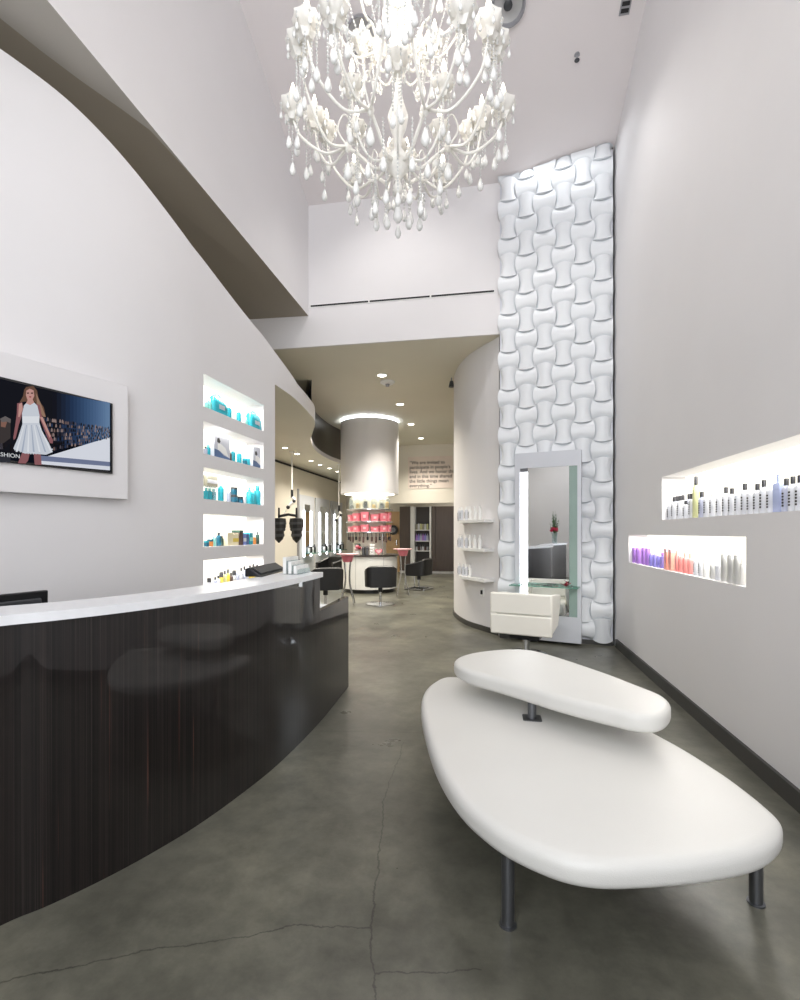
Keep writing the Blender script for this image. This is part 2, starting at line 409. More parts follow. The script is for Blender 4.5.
# smooth the top edge a little
sm = {c_: zt[c_] for c_ in cols}
for _ in range(7):
    sm2 = dict(sm)
    for i in range(1, len(cols)-1): sm2[cols[i]] = (sm[cols[i-1]]+2*sm[cols[i]]+sm[cols[i+1]])/4
    sm = sm2
TH = -.34
for a, b in zip(cols, cols[1:]):
    for j in range(len(zr)):
        z0 = zr[j]; top = j == len(zr)-1
        if NA <= a and b <= NB and not top and (z0, zr[j+1]) in NZ: continue
        m.poly([wp(a, z0), wp(b, z0), wp(b, sm[b] if top else zr[j+1]), wp(a, sm[a] if top else zr[j+1])], WALL)
    m.poly([wp(a, sm[a]), wp(b, sm[b]), wp(b, sm[b], TH), wp(a, sm[a], TH)], WALL)
    m.poly([wp(a, 0, TH), wp(b, 0, TH), wp(b, sm[b], TH), wp(a, sm[a], TH)], WALL)
m.poly([wp(275.0, 0), wp(275.0, sm[275.0]), wp(275.0, sm[275.0], TH), wp(275.0, 0, TH)], WALL)
ncols = [c_ for c_ in cols if NA <= c_ <= NB]; ND = -.22
for z0, z1 in NZ:
    for a, b in zip(ncols, ncols[1:]):
        m.poly([wp(a, z0, ND), wp(b, z0, ND), wp(b, z1, ND), wp(a, z1, ND)], E_PANEL)
        m.poly([wp(a, z0), wp(b, z0), wp(b, z0, ND), wp(a, z0, ND)], WALL); m.poly([wp(a, z1), wp(b, z1), wp(b, z1, ND), wp(a, z1, ND)], WALL)
    for e in (NA, NB): m.poly([wp(e, z0), wp(e, z1), wp(e, z1, ND), wp(e, z0, ND)], WALL)
wl = struct(m.build('wall_left', smooth=True, angle=30))

# ---- mezzanine band: the S-shaped edge of the lower soffit
def mz(px, py): return D(px, py, (ZMEZ-EYE)*F/(HOR-py))
SP = [(PLAN[275.0][0], PLAN[275.0][1], ZMEZ)]+[mz(*p) for p in ((293.6, 397.6), (308, 412), (315, 422), (312.5, 433), (311, 441), (316.6, 451.4), (328.7, 459), (341, 463.5))]
SP.append(C(-1.2, 14.0)+(ZMEZ,)); SP.append(C(-1.3, 15.6)+(ZMEZ,))
SC = bez(SP, 8)
nS = len(SC)
def btop(i): return sm[275.0]+(3.44-sm[275.0])*min(1, i/10) - (.14 if i > 36 else .14*max(0, (i-22)/14))
m = MB()
def soff(i, d):
    a, b = SC[max(i-1, 0)], SC[min(i+1, nS-1)]; t = (b-a); t.z = 0; t.normalize(); return Vector((-t.y, t.x, 0))*d
for i in range(nS-1):
    p, q = SC[i], SC[i+1]; zt0, zt1 = btop(i), btop(i+1)
    P2, Q2 = p+soff(i, .16), q+soff(i+1, .16)
    m.poly([(p.x, p.y, ZMEZ), (q.x, q.y, ZMEZ), (q.x, q.y, zt1), (p.x, p.y, zt0)], WALL)
    m.poly([(p.x, p.y, zt0), (q.x, q.y, zt1), (Q2.x, Q2.y, zt1), (P2.x, P2.y, zt0)], WALL)
    m.poly([(P2.x, P2.y, ZMEZ+.02), (Q2.x, Q2.y, ZMEZ+.02), (Q2.x, Q2.y, zt1), (P2.x, P2.y, zt0)], WALL)
struct(m.build('wall_mezzanine', smooth=True, angle=40))
m = MB()
w0 = wp(275.0, ZMEZ, -.3)
m.poly([tuple(p) for p in SC]+[(-2.0, YB, ZMEZ), (XL, YB, ZMEZ), (XL, 4.0, ZMEZ), (wp(190-190 % .5, 0, -.3)[0]-.05, 4.0, ZMEZ), w0], CEILB)
struct(m.build('ceiling_mezzanine'))
m = MB()
for i in range(30, nS-1):
    p, q = SC[i]+soff(i, .03), SC[i+1]+soff(i+1, .03)
    p2, q2 = SC[i]+soff(i, .1), SC[i+1]+soff(i+1, .1)
    m.poly([(p.x, p.y, btop(i)-.02), (q.x, q.y, btop(i+1)-.02), (q.x, q.y, ZLOW), (p.x, p.y, ZLOW)], BROWND)
    m.poly([(p2.x, p2.y, btop(i)-.02), (q2.x, q2.y, btop(i+1)-.02), (q2.x, q2.y, ZLOW), (p2.x, p2.y, ZLOW)], BROWND)
struct(m.build('wall_upper', smooth=True))

# ---- outer shell
m = MB(); m.box((XL-.2, YFR, 0), (XL, YB, 8.2), WALLW); struct(m.build('wall_side'))
m = MB(); m.box((XL, YB, 0), (XR+.3, YB+.2, ZLOW), WALLW); struct(m.build('wall_back'))
m = MB()
m.box((XL, YFR-.2, 0), (-2.3, YFR, 8.2), WALL); m.box((1.35, YFR-.2, 0), (XR+.3, YFR, 8.2), WALL)
m.box((-2.3, YFR-.2, 6.6), (1.35, YFR, 8.2), WALL); m.box((-2.3, YFR-.2, 0), (1.35, YFR, 1.05), WALL)
struct(m.build('wall_front'))
m = MB()
for x in (-2.3, -1.1, .1, 1.27): m.box((x, YFR-.14, 1.05), (x+.08, YFR-.06, 6.6), DGREY)
for z in (1.05, 2.7, 6.52): m.box((-2.3, YFR-.13, z), (1.35, YFR-.07, z+.08), DGREY)
struct(m.build('window_1'))
# quote wall in the rear with its lower edge over the cabinets
YQ = 15.1
m = MB(); m.box((-3.0, YQ, 2.31), (XR+.2, YQ+.2, ZLOW), WALLW); struct(m.build('wall_quote'))

# ---- feature wall of interlocking moulded tiles, gently convex
FP = bez([C(1.345, 6.665)+(0,), C(1.56, 6.615)+(0,), C(1.87, 6.49)+(0,), C(2.25, 6.335)+(0,), C(2.66, 6.19)+(0,)], 12)
FS = [0.0]
for a, b in zip(FP, FP[1:]): FS.append(FS[-1]+(b-a).length)
FL = FS[-1]
def fpt(s, z, d):
    s2 = max(0, min(FL, s)); i = 0
    while i < len(FS)-2 and FS[i+1] < s2: i += 1
    t = (FP[i+1]-FP[i]); L = FS[i+1]-FS[i]; p = FP[i]+t*((s2-FS[i])/L); t.normalize()
    p = p+t*(s-s2); n = Vector((t.y, -t.x, 0))
    return (p.x+n.x*d, p.y+n.y*d, z)
m = MB()
nc = 6; ts = FL/nc; rows = 25; th = ts*1.08; b_ = .12; NG = 8
for i in range(nc):
    for j in range(rows):
        vert = (i+j) % 2 == 1
        cx_, cz_ = (i+.5)*ts, .06+(j+.5)*th
        base = len(m.v)
        for a in range(NG+1):
            for c in range(NG+1):
                p = -1+2*a/NG; q = -1+2*c/NG
                x = p*(.5-b_*(1-q*q)); y = q*(.5+b_*(1-p*p))
                h = .026+.038*(max(0, 1-abs(p)**2.2))**.7*(1+.15*q*q)
                if not vert: x, y = y, x
                z = cz_+y*th
                s = max(-.03, min(FL+.0, cx_+x*ts))
                pt = fpt(s, z, h); z = min(z, zceil(pt[1])-.02); m.v.append((pt[0], pt[1], z))
        for a in range(NG):
            for c in range(NG):
                k = base+a*(NG+1)+c
                m.face((k, k+NG+1, k+NG+2, k+1), PLASTER)
        edge = [(a, 0) for a in range(NG)]+[(NG, c) for c in range(NG)]+[(a, NG) for a in range(NG, 0, -1)]+[(0, c) for c in range(NG, 0, -1)]
        sk = len(m.v)
        for (a, c) in edge:
            p = -1+2*a/NG; q = -1+2*c/NG; x = p*(.5-b_*(1-q*q)); y = q*(.5+b_*(1-p*p))
            if not vert: x, y = y, x
            pt = fpt(max(-.03, min(FL, cx_+x*ts)), cz_+y*th, -.01); m.v.append((pt[0], pt[1], min(cz_+y*th, zceil(pt[1])-.02)))
        for e in range(len(edge)):
            f = (e+1) % len(edge)
            m.face((base+edge[e][0]*(NG+1)+edge[e][1], base+edge[f][0]*(NG+1)+edge[f][1], sk+f, sk+e), PLASTER)
me = m.mesh('wall_feature', True, 50)
o = bpy.data.objects.new('wall_feature', me); COL.objects.link(o); struct(o)
m = MB(); nb = 14
for k in range(nb):
    a, b = FL*k/nb, FL*(k+1)/nb
    pts = [fpt(a, 0, 0), fpt(b, 0, 0)]
    za, zb = zceil(pts[0][1]), zceil(pts[1][1])
    m.poly([fpt(a, 0, 0), fpt(b, 0, 0), fpt(b, zb-.05, 0), fpt(a, za-.05, 0)], LINE if False else PANELG)
e0, e1 = fpt(0, 0, 0), fpt(0, 6.1, 0)
m.poly([e0, e1, (e1[0]+.2, e1[1]+.6, 6.1), (e0[0]+.2, e0[1]+.6, 0)], WALL)
e0 = fpt(FL, 0, 0)
m.poly([e0, (e0[0], e0[1], 6.3), (e0[0]-.02, e0[1]+.8, 6.3), (e0[0]-.02, e0[1]+.8, 0)], LINE)
struct(m.build('partition_feature'))
m = MB()
for k in range(nb):
    a, b = FL*k/nb, FL*(k+1)/nb
    m.poly([fpt(a, 0, .02), fpt(b, 0, .02), fpt(b, .06, .02), fpt(a, .06, .02)], BASEB)
struct(m.build('baseboard_feature'))

# ---- rounded white wall turning into the rear room
RP = bez([C(1.36, 6.78)+(0,), C(1.275, 6.96)+(0,), C(1.19, 7.13)+(0,), C(1.023, 7.56)+(0,), C(.935, 8.15)+(0,), C(.955, 8.75)+(0,), C(1.15, 9.3)+(0,), C(1.7, 9.75)+(0,), C(3.4, 10.2)+(0,)], 10)
m = MB(); m.rings([[(p.x, p.y, 0) for p in RP], [(p.x, p.y, ZLOW) for p in RP]], WALL, close=False, cap0=False, cap1=False)
struct(m.build('wall_curved', smooth=True))
m = MB(); RO = []
for i, p in enumerate(RP):
    t = (RP[min(i+1, len(RP)-1)]-RP[max(i-1, 0)]).normalized(); RO.append(p+Vector((-t.y, t.x, 0))*.015)
m.rings([[(p.x, p.y, 0) for p in RO], [(p.x, p.y, .075) for p in RO], [(p.x, p.y, .075) for p in RP]], BASEB, close=False, cap0=False, cap1=False)
struct(m.build('baseboard_curved', smooth=True, angle=30))

# ================================================================== LAMPS AND DAYLIGHT
w = bpy.data.worlds.new('daylight'); S.world = w; w.use_nodes = True
bg = w.node_tree.nodes['Background']; bg.inputs['Color'].default_value = (.93, .96, 1, 1); bg.inputs['Strength'].default_value = 2.2
l = light('AREA', 'window_daylight', (-.475, YFR-.05, 3.8), 290, (.94, .965, 1), (PI/2, 0, 0), shape='RECTANGLE', size=3.6, size_y=5.4)
# ================================================================== RECEPTION DESK
BP = bez([C(-2.2, .1)+(0,), C(-2.0, .72)+(0,), C(-1.8, 1.22)+(0,), C(-1.62, 1.53)+(0,)]+[G(*p) for p in ((0, 926), (45, 907), (95, 883.5), (145, 857), (195, 827), (240, 795), (280, 762.5), (320, 722), (348.5, 686.5))], 6)
iS = 6*11                                  # index of the step near px 320
def off(path, i, d):
    t = (path[min(i+1, len(path)-1)]-path[max(i-1, 0)]).normalized(); return path[i]+Vector((-t.y, t.x, 0))*d
desk = thing('reception_desk', 'curved dark striped-wood reception desk with white stone counter', 'reception desk', (BP[iS].x, BP[iS].y, 0))
ob = Vector((BP[iS].x, BP[iS].y, 0))
def slabpath(i0, i1, d0, d1, z0, z1, mt, mb, endpad=0):
    ins = [off(BP, i, d0)-ob for i in range(i0, i1+1)]; outs = [off(BP, i, d1)-ob for i in range(i0, i1+1)]
    if endpad:
        t = (BP[i1]-BP[i1-1]).normalized()*endpad; ins[-1] = ins[-1]+t; outs[-1] = outs[-1]+t
    rs = []
    for a, b in zip(ins, outs): rs.append([(a.x, a.y, z0), (b.x, b.y, z0), (b.x, b.y, z1), (a.x, a.y, z1)])
    return mb.rings(rs, mt)
slabpath(0, iS, 0, .2, 0, 1.083, EBONY, MB()).build('front_panel', desk, smooth=True, angle=30)
slabpath(iS, len(BP)-1, 0, .045, 0, .83, EBONY, MB()).build('end_panel', desk, smooth=True, angle=30)
slabpath(0, iS, -.018, .27, 1.083, 1.12, QUARTZ, MB(), .015).build('counter_top', desk, smooth=True, angle=30)
slabpath(iS, len(BP)-2, .045, .5, .735, .775, QUARTZ, MB()).build('side_shelf', desk, smooth=True, angle=30)
slabpath(0, iS, .2, .75, .70, .735, EBONY, MB()).build('desk_top', desk, smooth=True, angle=30)
slabpath(iS-1, iS, .2, .75, 0, .70, EBONY, MB()).build('pedestal', desk)

def monitor(label, p, q, h, name='computer_monitor'):
    p, q = Vector(p), Vector(q); d = q-p; d.z = 0; w = d.length
    t = thing(name, label, 'monitor', (p.x, p.y, .736), math.atan2(d.y, d.x))
    top = p.z-.736
    mb = MB(); mb.box((0, 0, top-h), (w, .03, top), BLACKP); mb.build('casing', t, bevel=.006)
    mb = MB(); mb.box((.04, -.018, top-h+.04), (w-.04, 0, top-.035), DGREY); mb.build('back_cover', t, bevel=.008)
    mb = MB(); mb.box((.012, .030, top-h+.012), (w-.012, .033, top-.012), LINE); mb.build('screen', t)
    mb = MB(); mb.box((w/2-.03, -.03, .02), (w/2+.03, -.005, top-h+.1), BLACKP); mb.build('neck', t)
    mb = MB(); mb.box((w/2-.11, -.1, 0), (w/2+.11, .1, .02), BLACKP); mb.build('foot', t, bevel=.006)
    return t
b0 = D(-26, 597.5, 2.32); b1 = D(48.5, 590, 2.62)
monitor('black computer monitor behind the desk near the television wall', b0, (b1[0], b1[1], b0[2]), .32)
b0 = D(258, 570.2, 3.45); b1 = D(285, 564.6, 4.0)
tm = thing('card_terminal', 'long low black device on the white counter below the lowest niche', 'device', (0, 0, 1.1205))
pa, pb = Vector(D(261, 573.5, 3.3)), Vector(D(286, 568, 3.85)); d = (pb-pa); d.z = 0; L_ = d.length; d.normalize(); n = Vector((-d.y, d.x, 0))
tm.location = (pa.x, pa.y, 1.1205); tm.rotation_euler = (0, 0, math.atan2(d.y, d.x))
mb = MB(); mb.rings([[(x, -.01, 0), (x, .11, 0), (x, .11, .055), (x, .085, .062)] for x in (0, L_)], BLACKP); mb.build('body', tm, bevel=.006)
mb = MB(); mb.rings([[(x, .012, .019), (x, .075, .06), (x, .073, .064), (x, .008, .023)] for x in (.03, L_-.03)], DGREY); mb.build('key_panel', tm)

def onslab(px, dd, i=None):
    # nearest path station to a sight line
    best = min(range(iS+1), key=lambda k: abs((off(BP, k, dd)-Vector((0, 0, 0))).to_2d().cross(ray(px, 532).to_2d().normalized())) if off(BP, k, dd).to_2d().dot(ray(px, 532).to_2d()) > 0 else 9)
    p = off(BP, best, dd); t = (BP[min(best+1, iS)]-BP[best-1]).normalized(); return p, math.atan2(t.y, t.x)
p, az = onslab(297, .13)
ch = thing('card_holder', 'clear acrylic holder of white cards at the end of the counter', 'card holder', (p.x, p.y, 1.1205), az)
mb = MB()
mb.box((-.12, -.06, 0), (.12, .06, .004), CLEARGL)
for k in range(3): mb.box((-.12, -.055+.04*k, 0), (.12, -.052+.04*k, .035+.03*k), CLEARGL)
mb.build('stand', ch)
for k in range(3):
    for s in (-1, 0, 1):
        mb = MB(); mb.box((-.035+s*.077, -.043+.04*k, .005), (.035+s*.077, -.02+.04*k, .06+.03*k), WHITEP); mb.build('card_stack', ch)
# vase of flowers out on the desk, seen only in the tall mirror
vp = off(BP, 5, .13)
vs = thing('flower_vase', 'glass vase of red roses and tall greenery reflected in the tall mirror', 'vase', (vp.x, vp.y, 1.1205))
mb = MB(); mb.lathe([(.05, 0), (.06, .02), (.065, .12), (.075, .24), (.09, .27), (.084, .27), (.068, .24), (.058, .12), (.05, .02)], CLEARGL, 20, cap0=True, cap1=True); mb.build('vessel', vs, True)
mb = MB()
for k in range(26):
    a = random.random()*2*PI; r = .02+.12*random.random(); h = .5+.35*random.random()
    b = Vector((r*math.cos(a)*.3, r*math.sin(a)*.3, .05)); e = Vector((r*math.cos(a), r*math.sin(a), h)); mb.tube([b, (b+e)/2+Vector((0, 0, .05)), e], [.004, .004, .002], LEAF, 5)
    for q in range(5):
        t = .45+.5*q/5; c = b+(e-b)*t; s = Vector((math.cos(a+q*2.1), math.sin(a+q*2.1), .5))*.05; u = Vector((-s.y, s.x, 0))*.3
        mb.poly([c, c+s*.5+u, c+s*1.2, c+s*.5-u], LEAF)
mb.build('greenery', vs)
for k in range(9):
    a = 2*PI*k/9; r = .09 if k % 2 else .05; mb = MB()
    mb.lathe([(.008, -.03), (.03, -.015), (.042, .01), (.036, .03), (.02, .036), (.008, .03)], ROSE, 12, (r*math.cos(a), r*math.sin(a), .33+.03*(k % 3)), ruffle=.12, nr=5); mb.build('rose', vs, True)

# ================================================================== SEAT ISLAND (OTTOMAN)
ZT = .40
def loop(px, z, n=8):
    P = [Vector(G(x, y, z)) for x, y in px]; k = len(P); out = []
    for i in range(k):
        a, b, c, d = P[i-1], P[i], P[(i+1) % k], P[(i+2) % k]
        for q in range(n):
            t = q/n; v = .5*((2*b)+(c-a)*t+(2*a-5*b+4*c-d)*t*t+(3*b-a-3*c+d)*t**3); out.append((v.x, v.y))
    A = sum(out[i-1][0]*out[i][1]-out[i][0]*out[i-1][1] for i in range(len(out)))
    return out if A > 0 else out[::-1]
seat_px = [(421, 700), (432, 681.5), (458, 676), (540, 692), (620, 716), (672, 740), (725, 772), (770, 806), (783, 824), (764, 844), (715, 856), (650, 862), (590, 862), (540, 849), (490, 823), (452, 787), (430, 744)]
so = loop(seat_px, ZT)
ott = thing('lounge_ottoman', 'large white leather pebble-shaped lounge seat on steel legs', 'ottoman', (G(600, 790, ZT)[0], G(600, 790, ZT)[1], 0))
oo = Vector(ott.location)
def loc2(out): return [(x-oo.x, y-oo.y) for x, y in out]
mb = MB(); cushion(mb, loc2(so), .305, ZT, .042, LEATHER, .006, .03); mb.build('seat', ott, True, 60)
for q in ((508, 925), (756, 903)):
    g = Vector(G(*q))-oo
    mb = MB(); mb.lathe([(.031, 0), (.031, .006), (.0235, .008), (.0235, .32)], STEEL, 20, (g.x, g.y, 0)); mb.build('leg', ott, True, 30)
g = Vector(C(.42, 3.05)+(0,))-oo
mb = MB(); mb.lathe([(.031, 0), (.031, .006), (.0235, .008), (.0235, .32)], STEEL, 20, (g.x, g.y, 0)); mb.build('leg', ott, True, 30)
back_px = [(454, 660), (466, 653.5), (492, 649.5), (520, 648.5), (545, 652.5), (600, 670), (640, 685), (664, 695), (671, 704), (662, 713), (640, 714), (610, 708), (560, 696), (505, 680), (466, 669)]
bo = loop(back_px, .595)
br = MB(); cushion(br, loc2(bo), .502, .595, .033, LEATHER, .004, .03); br.build('backrest', ott, True, 60)
g = Vector(G(532, 719, ZT))-oo
mb = MB(); mb.lathe([(.023, ZT), (.023, .52)], STEEL, 20, (g.x, g.y, 0)); mb.build('backrest_post', ott, True, 30)
mb = MB(); mb.prism([(x+g.x, y+g.y) for x, y in rrect(.10, .10, .012)], ZT-.002, ZT+.007, STEEL); mb.build('mounting_plate', ott)
g2 = Vector(G(640, 690, .49))-oo
# ================================================================== TELEVISION
tdir = Vector(C(.5, 1.0)+(0,)).normalized(); tn = Vector((tdir.y, -tdir.x, 0))
pdir = Vector(C(.5, 1.0)+(0,)).normalized(); pn = Vector((pdir.y, -pdir.x, 0))
P0 = Vector(wp(121.0, 0, .075)); 
m = MB()
def pb(mb, o, dr, nn, s0, s1, n0, n1, z0, z1, mt):
    c = []
    for z in (z0, z1):
        for (s, q) in ((s0, n0), (s1, n0), (s1, n1), (s0, n1)): c.append(o+dr*s+nn*q+Vector((0, 0, z)))
    b = len(mb.v); mb.v += [tuple(x) for x in c]
    for q in ((0, 3, 2, 1), (4, 5, 6, 7), (0, 1, 5, 4), (1, 2, 6, 5), (2, 3, 7, 6), (3, 0, 4, 7)): mb.face([b+i for i in q], mt)
pb(m, P0, pdir, pn, -1.75, 0, -.16, 0, 1.66, 2.50, WALL)
struct(m.build('trim_1', bevel=.004))
T0 = onplane(112.9, 436, P0+pn*.02, pn); T0.z = 0
tv = thing('television', 'wide flat television showing a runway fashion show on the left wall', 'television', (T0.x, T0.y, 1.836))
o0 = Vector((0, 0, -1.836))
# the screen plane is turned a little from the wall panel so its right end stands proud
mb = MB(); pb(mb, o0, tdir, tn, -.93, 0, -.03, .0, 1.836, 2.34, BLACKP); mb.build('casing', tv, bevel=.004)
SCR = glow('screen blue-black', (16, 20, 30), 1.0)
mb = MB(); pb(mb, o0, tdir, tn, -.915, -.014, .0, .0015, 1.85, 2.325, SCR); mb.build('screen', tv)
def tvp(cx_, cy_, d): return onplane(cx_/5.714, 340+cy_/5.714, T0+tn*d, tn)-Vector(tv.location)
def pic(mb, pts, d, mt): mb.poly([tvp(x, y, d) for x, y in pts], mt)
K = lambda n, c, s=1.0: glow('screen '+n, c, s)
mb = MB()
# backdrop hall with blue light on the right, runway, audience
pic(mb, [(-420, 130), (300, 295), (300, 650), (-420, 640)], .002, K('dark', (26, 27, 34)))
bl = [((300, 295), (26, 27, 36)), ((400, 315), (40, 58, 88)), ((480, 332), (62, 88, 124)), ((550, 345), (84, 112, 150)), ((600, 352), (104, 134, 170)), ((628, 358), (112, 142, 178))]
bl2 = []
for (a, b) in zip(bl, bl[1:]):
    for q in range(4):
        t = q/4; bl2.append(((a[0][0]+(b[0][0]-a[0][0])*t, a[0][1]+(b[0][1]-a[0][1])*t), tuple(a[1][c]+(b[1][c]-a[1][c])*t for c in range(3))))
bl2.append(bl[-1])
for (a, b) in zip(bl2, bl2[1:]):
    pic(mb, [a[0], b[0], (b[0][0], 600), (a[0][0], 600)], .002, K('blue%d' % a[0][0], a[1]))
pic(mb, [(220, 680), (628, 555), (628, 745), (220, 708)], .0024, K('runway', (232, 236, 246)))
pic(mb, [(230, 660), (628, 697), (628, 722), (230, 690)], .0027, K('seam', (120, 130, 160)))
pic(mb, [(-420, 640), (60, 660), (60, 700), (-420, 690)], .0024, K('stage', (52, 54, 62)))
rn = random.Random(3)
cols_ = [K('crowd%d' % k, c) for k, c in enumerate([(30, 28, 34), (52, 50, 60), (84, 80, 90), (120, 100, 96), (44, 60, 90), (24, 22, 24), (150, 130, 126)])]
for row in range(7):
    for k in range(34):
        x = 250+k*11.2+rn.random()*6; t = (x-250)/380
        ytop = 430+65*t; ybot = 640-85*t
        y = ytop+(ybot-ytop)*(row+.5)/7+rn.random()*6; w_ = 9-3.5*t; h_ = (15-6*t)
        mt = cols_[rn.randrange(len(cols_))]
        pic(mb, [(x-w_*.6, y+h_), (x+w_*.6, y+h_), (x+w_*.5, y), (x, y-h_*.55), (x-w_*.5, y)], .0028+.00003*row, mt)
for k in range(40):
    x = -300+k*9.5+rn.random()*6; y = 480+rn.random()*130
    pic(mb, [(x-9, y+30), (x+9, y+30), (x+8, y), (x, y-14), (x-8, y)], .0028, cols_[rn.choice([0, 0, 1, 2, 5, 5])])
pic(mb, [(-5, 590), (20, 590), (60, 560), (60, 470), (30, 440), (0, 450), (-40, 500)], .003, K('seated', (66, 60, 60)))
pic(mb, [(5, 495), (30, 500), (40, 470), (25, 455), (5, 462)], .0032, K('skin dim', (140, 104, 92)))
pic(mb, [(0, 450), (30, 435), (62, 452), (60, 475), (38, 466), (10, 470)], .0034, K('hat', (110, 104, 104)))
mb.build('hall_picture', tv)
mb = MB(); skin = K('skin', (206, 158, 150)); sk2 = K('skin shade', (150, 100, 104)); hair = K('hair', (112, 84, 70)); hair2 = K('hair light', (160, 128, 108)); dr = K('dress', (216, 222, 232)); dr2 = K('dress fold', (178, 188, 206)); dr3 = K('dress light', (238, 242, 248))
pic(mb, [(150, 268), (190, 262), (212, 290), (222, 345), (250, 385), (262, 440), (240, 436), (215, 385), (200, 352), (140, 352), (112, 356), (132, 320), (138, 285)], .0036, hair)
pic(mb, [(205, 300), (232, 360), (262, 440), (246, 438), (214, 380)], .0038, hair2)
pic(mb, [(150, 290), (170, 278), (192, 288), (196, 318), (186, 342), (170, 352), (156, 340), (148, 315)], .004, skin)
pic(mb, [(166, 322), (180, 322), (176, 329), (169, 329)], .0042, K('lips', (160, 60, 66)))
pic(mb, [(153, 300), (166, 300), (165, 307), (154, 307)], .0042, K('eye', (60, 44, 44))); pic(mb, [(176, 300), (190, 300), (189, 307), (177, 307)], .0042, K('eye', (60, 44, 44)))
pic(mb, [(160, 340), (186, 340), (198, 362), (210, 380), (132, 380), (148, 362)], .0038, skin)
pic(mb, [(98, 362), (126, 356), (132, 390), (122, 440), (106, 490), (90, 560), (78, 572), (76, 556), (88, 480), (96, 420)], .004, sk2)
pic(mb, [(108, 366), (126, 358), (130, 395), (112, 440), (104, 440)], .0041, skin)
pic(mb, [(206, 362), (228, 372), (238, 430), (262, 480), (290, 545), (304, 575), (300, 592), (284, 588), (262, 535), (236, 470), (216, 420)], .004, sk2)
pic(mb, [(228, 440), (244, 440), (290, 548), (284, 560)], .0041, skin)
pic(mb, [(128, 640), (172, 640), (160, 690), (146, 706), (102, 704), (112, 680)], .0038, sk2); pic(mb, [(192, 640), (232, 640), (238, 714), (198, 712)], .0038, sk2)
pic(mb, [(138, 372), (150, 362), (172, 372), (196, 358), (214, 376), (226, 430), (224, 470), (240, 520), (280, 590), (302, 640), (262, 656), (200, 650), (140, 648), (76, 620), (102, 560), (128, 480), (126, 420)], .0043, dr)
for k in range(7):
    x0, x1 = 136+k*14, 90+k*33
    pic(mb, [(x0, 485), (x0+4, 485), (x1+9, 640), (x1-1, 638)], .0045, dr2 if k % 2 else dr3)
pic(mb, [(128, 436), (226, 436), (224, 474), (129, 474)], .0046, dr3)
for k in range(15): pic(mb, [(78+k*15, 620+20*math.sin(PI*k/14)), (94+k*15, 622+20*math.sin(PI*k/14)), (86+k*15, 634+22*math.sin(PI*k/14))], .0044, dr)
mb.build('model_picture', tv)
def text(name, body, size, mt, parent, loc, xdir, ydir, extrude=.0005, align='LEFT', spacing=1.0, bold=0):
    cu = bpy.data.curves.new(name, 'FONT'); cu.body = body; cu.size = size; cu.extrude = extrude; cu.align_x = align; cu.space_line = spacing; cu.offset = bold
    cu.materials.append(mt); tmp = bpy.data.objects.new(name, cu); COL.objects.link(tmp)
    bpy.context.view_layer.update(); me = bpy.data.meshes.new_from_object(tmp.evaluated_get(bpy.context.evaluated_depsgraph_get()))
    bpy.data.objects.remove(tmp); bpy.data.curves.remove(cu); me.name = name
    o = bpy.data.objects.new(name, me); COL.objects.link(o); o.parent = parent
    x, y = Vector(xdir).normalized(), Vector(ydir).normalized(); z = x.cross(y)
    M = Matrix((x, y, z)).transposed().to_4x4(); M.translation = Vector(loc); o.matrix_local = M
    return o
q = tvp(-42, 658, .005); text('lettering', 'FASHION', .034, K('caption', (235, 238, 242)), tv, q, tdir, (0, 0, 1), .0002)
# real glow below the wall panel: a cove strip on the panel's underside
mb = MB(); pb(mb, P0, pdir, pn, -1.6, -.08, -.15, -.13, 1.65, 1.66, E_LED)
st = mb.build('cove_light'); tag(st, 'warm strip light along the underside of the television wall panel', 'strip light')

# ================================================================== MIRROR STATION ON THE FEATURE WALL
A = math.radians(26.8); md = Vector(C(math.cos(A), -math.sin(A))+(0,)); mn = Vector(C(-math.sin(A), -math.cos(A))+(0,))
MR = Vector(C(2.238, 6.12)+(0,)); ML = .821
ms = thing('mirror_station', 'tall pale grey styling mirror panel mounted on the tiled wall', 'mirror', tuple(MR))
def pl(px, py, d=.0): return onplane(px, py, MR+mn*d, mn)-MR
def sx(px): return pl(px, 560).dot(md)
zs_ = lambda px, py: pl(px, py).z
o0 = Vector((0, 0, 0))
mx0, mx1 = sx(520), sx(577.3); mzt = zs_(548, 467); mzb = zs_(575, 617.5)
mb = MB()                                            # the slab is a frame around the recessed glass
pb(mb, o0, md, mn, -ML, 0, -.09, 0, mzt, 2.445, PANELG); pb(mb, o0, md, mn, -ML, 0, -.09, 0, .035, mzb, PANELG)
pb(mb, o0, md, mn, -ML, mx0, -.09, 0, mzb, mzt, PANELG); pb(mb, o0, md, mn, mx1, 0, -.09, 0, mzb, mzt, PANELG)
mb.build('panel', ms)
pb(mb := MB(), o0, md, mn, sx(527.5), sx(569), -.085, -.012, mzb, mzt, MIRROR); mb.build('mirror_glass', ms)
pb(mb := MB(), o0, md, mn, sx(520.4), sx(527.3), -.085, -.008, mzb, mzt-.05, E_STRIP); mb.build('light_tube', ms)
pb(mb := MB(), o0, md, mn, mx0, sx(527.3), -.085, -.006, mzt-.05, mzt, STEEL); mb.build('tube_cap', ms)
pb(mb := MB(), o0, md, mn, sx(569.2), mx1, -.085, -.006, mzb, mzt, GREENGL); mb.build('side_lens', ms)
shz = zs_(548, 585)
pb(mb := MB(), o0, md, mn, sx(513), sx(580), .0, .21, shz-.012, shz, SHELFGL); mb.build('glass_shelf', ms)
for s in (sx(522), sx(572)):
    pb(mb := MB(), o0, md, mn, s-.012, s+.012, -.004, .03, shz-.03, shz+.012, CHROME); mb.build('shelf_bracket', ms)
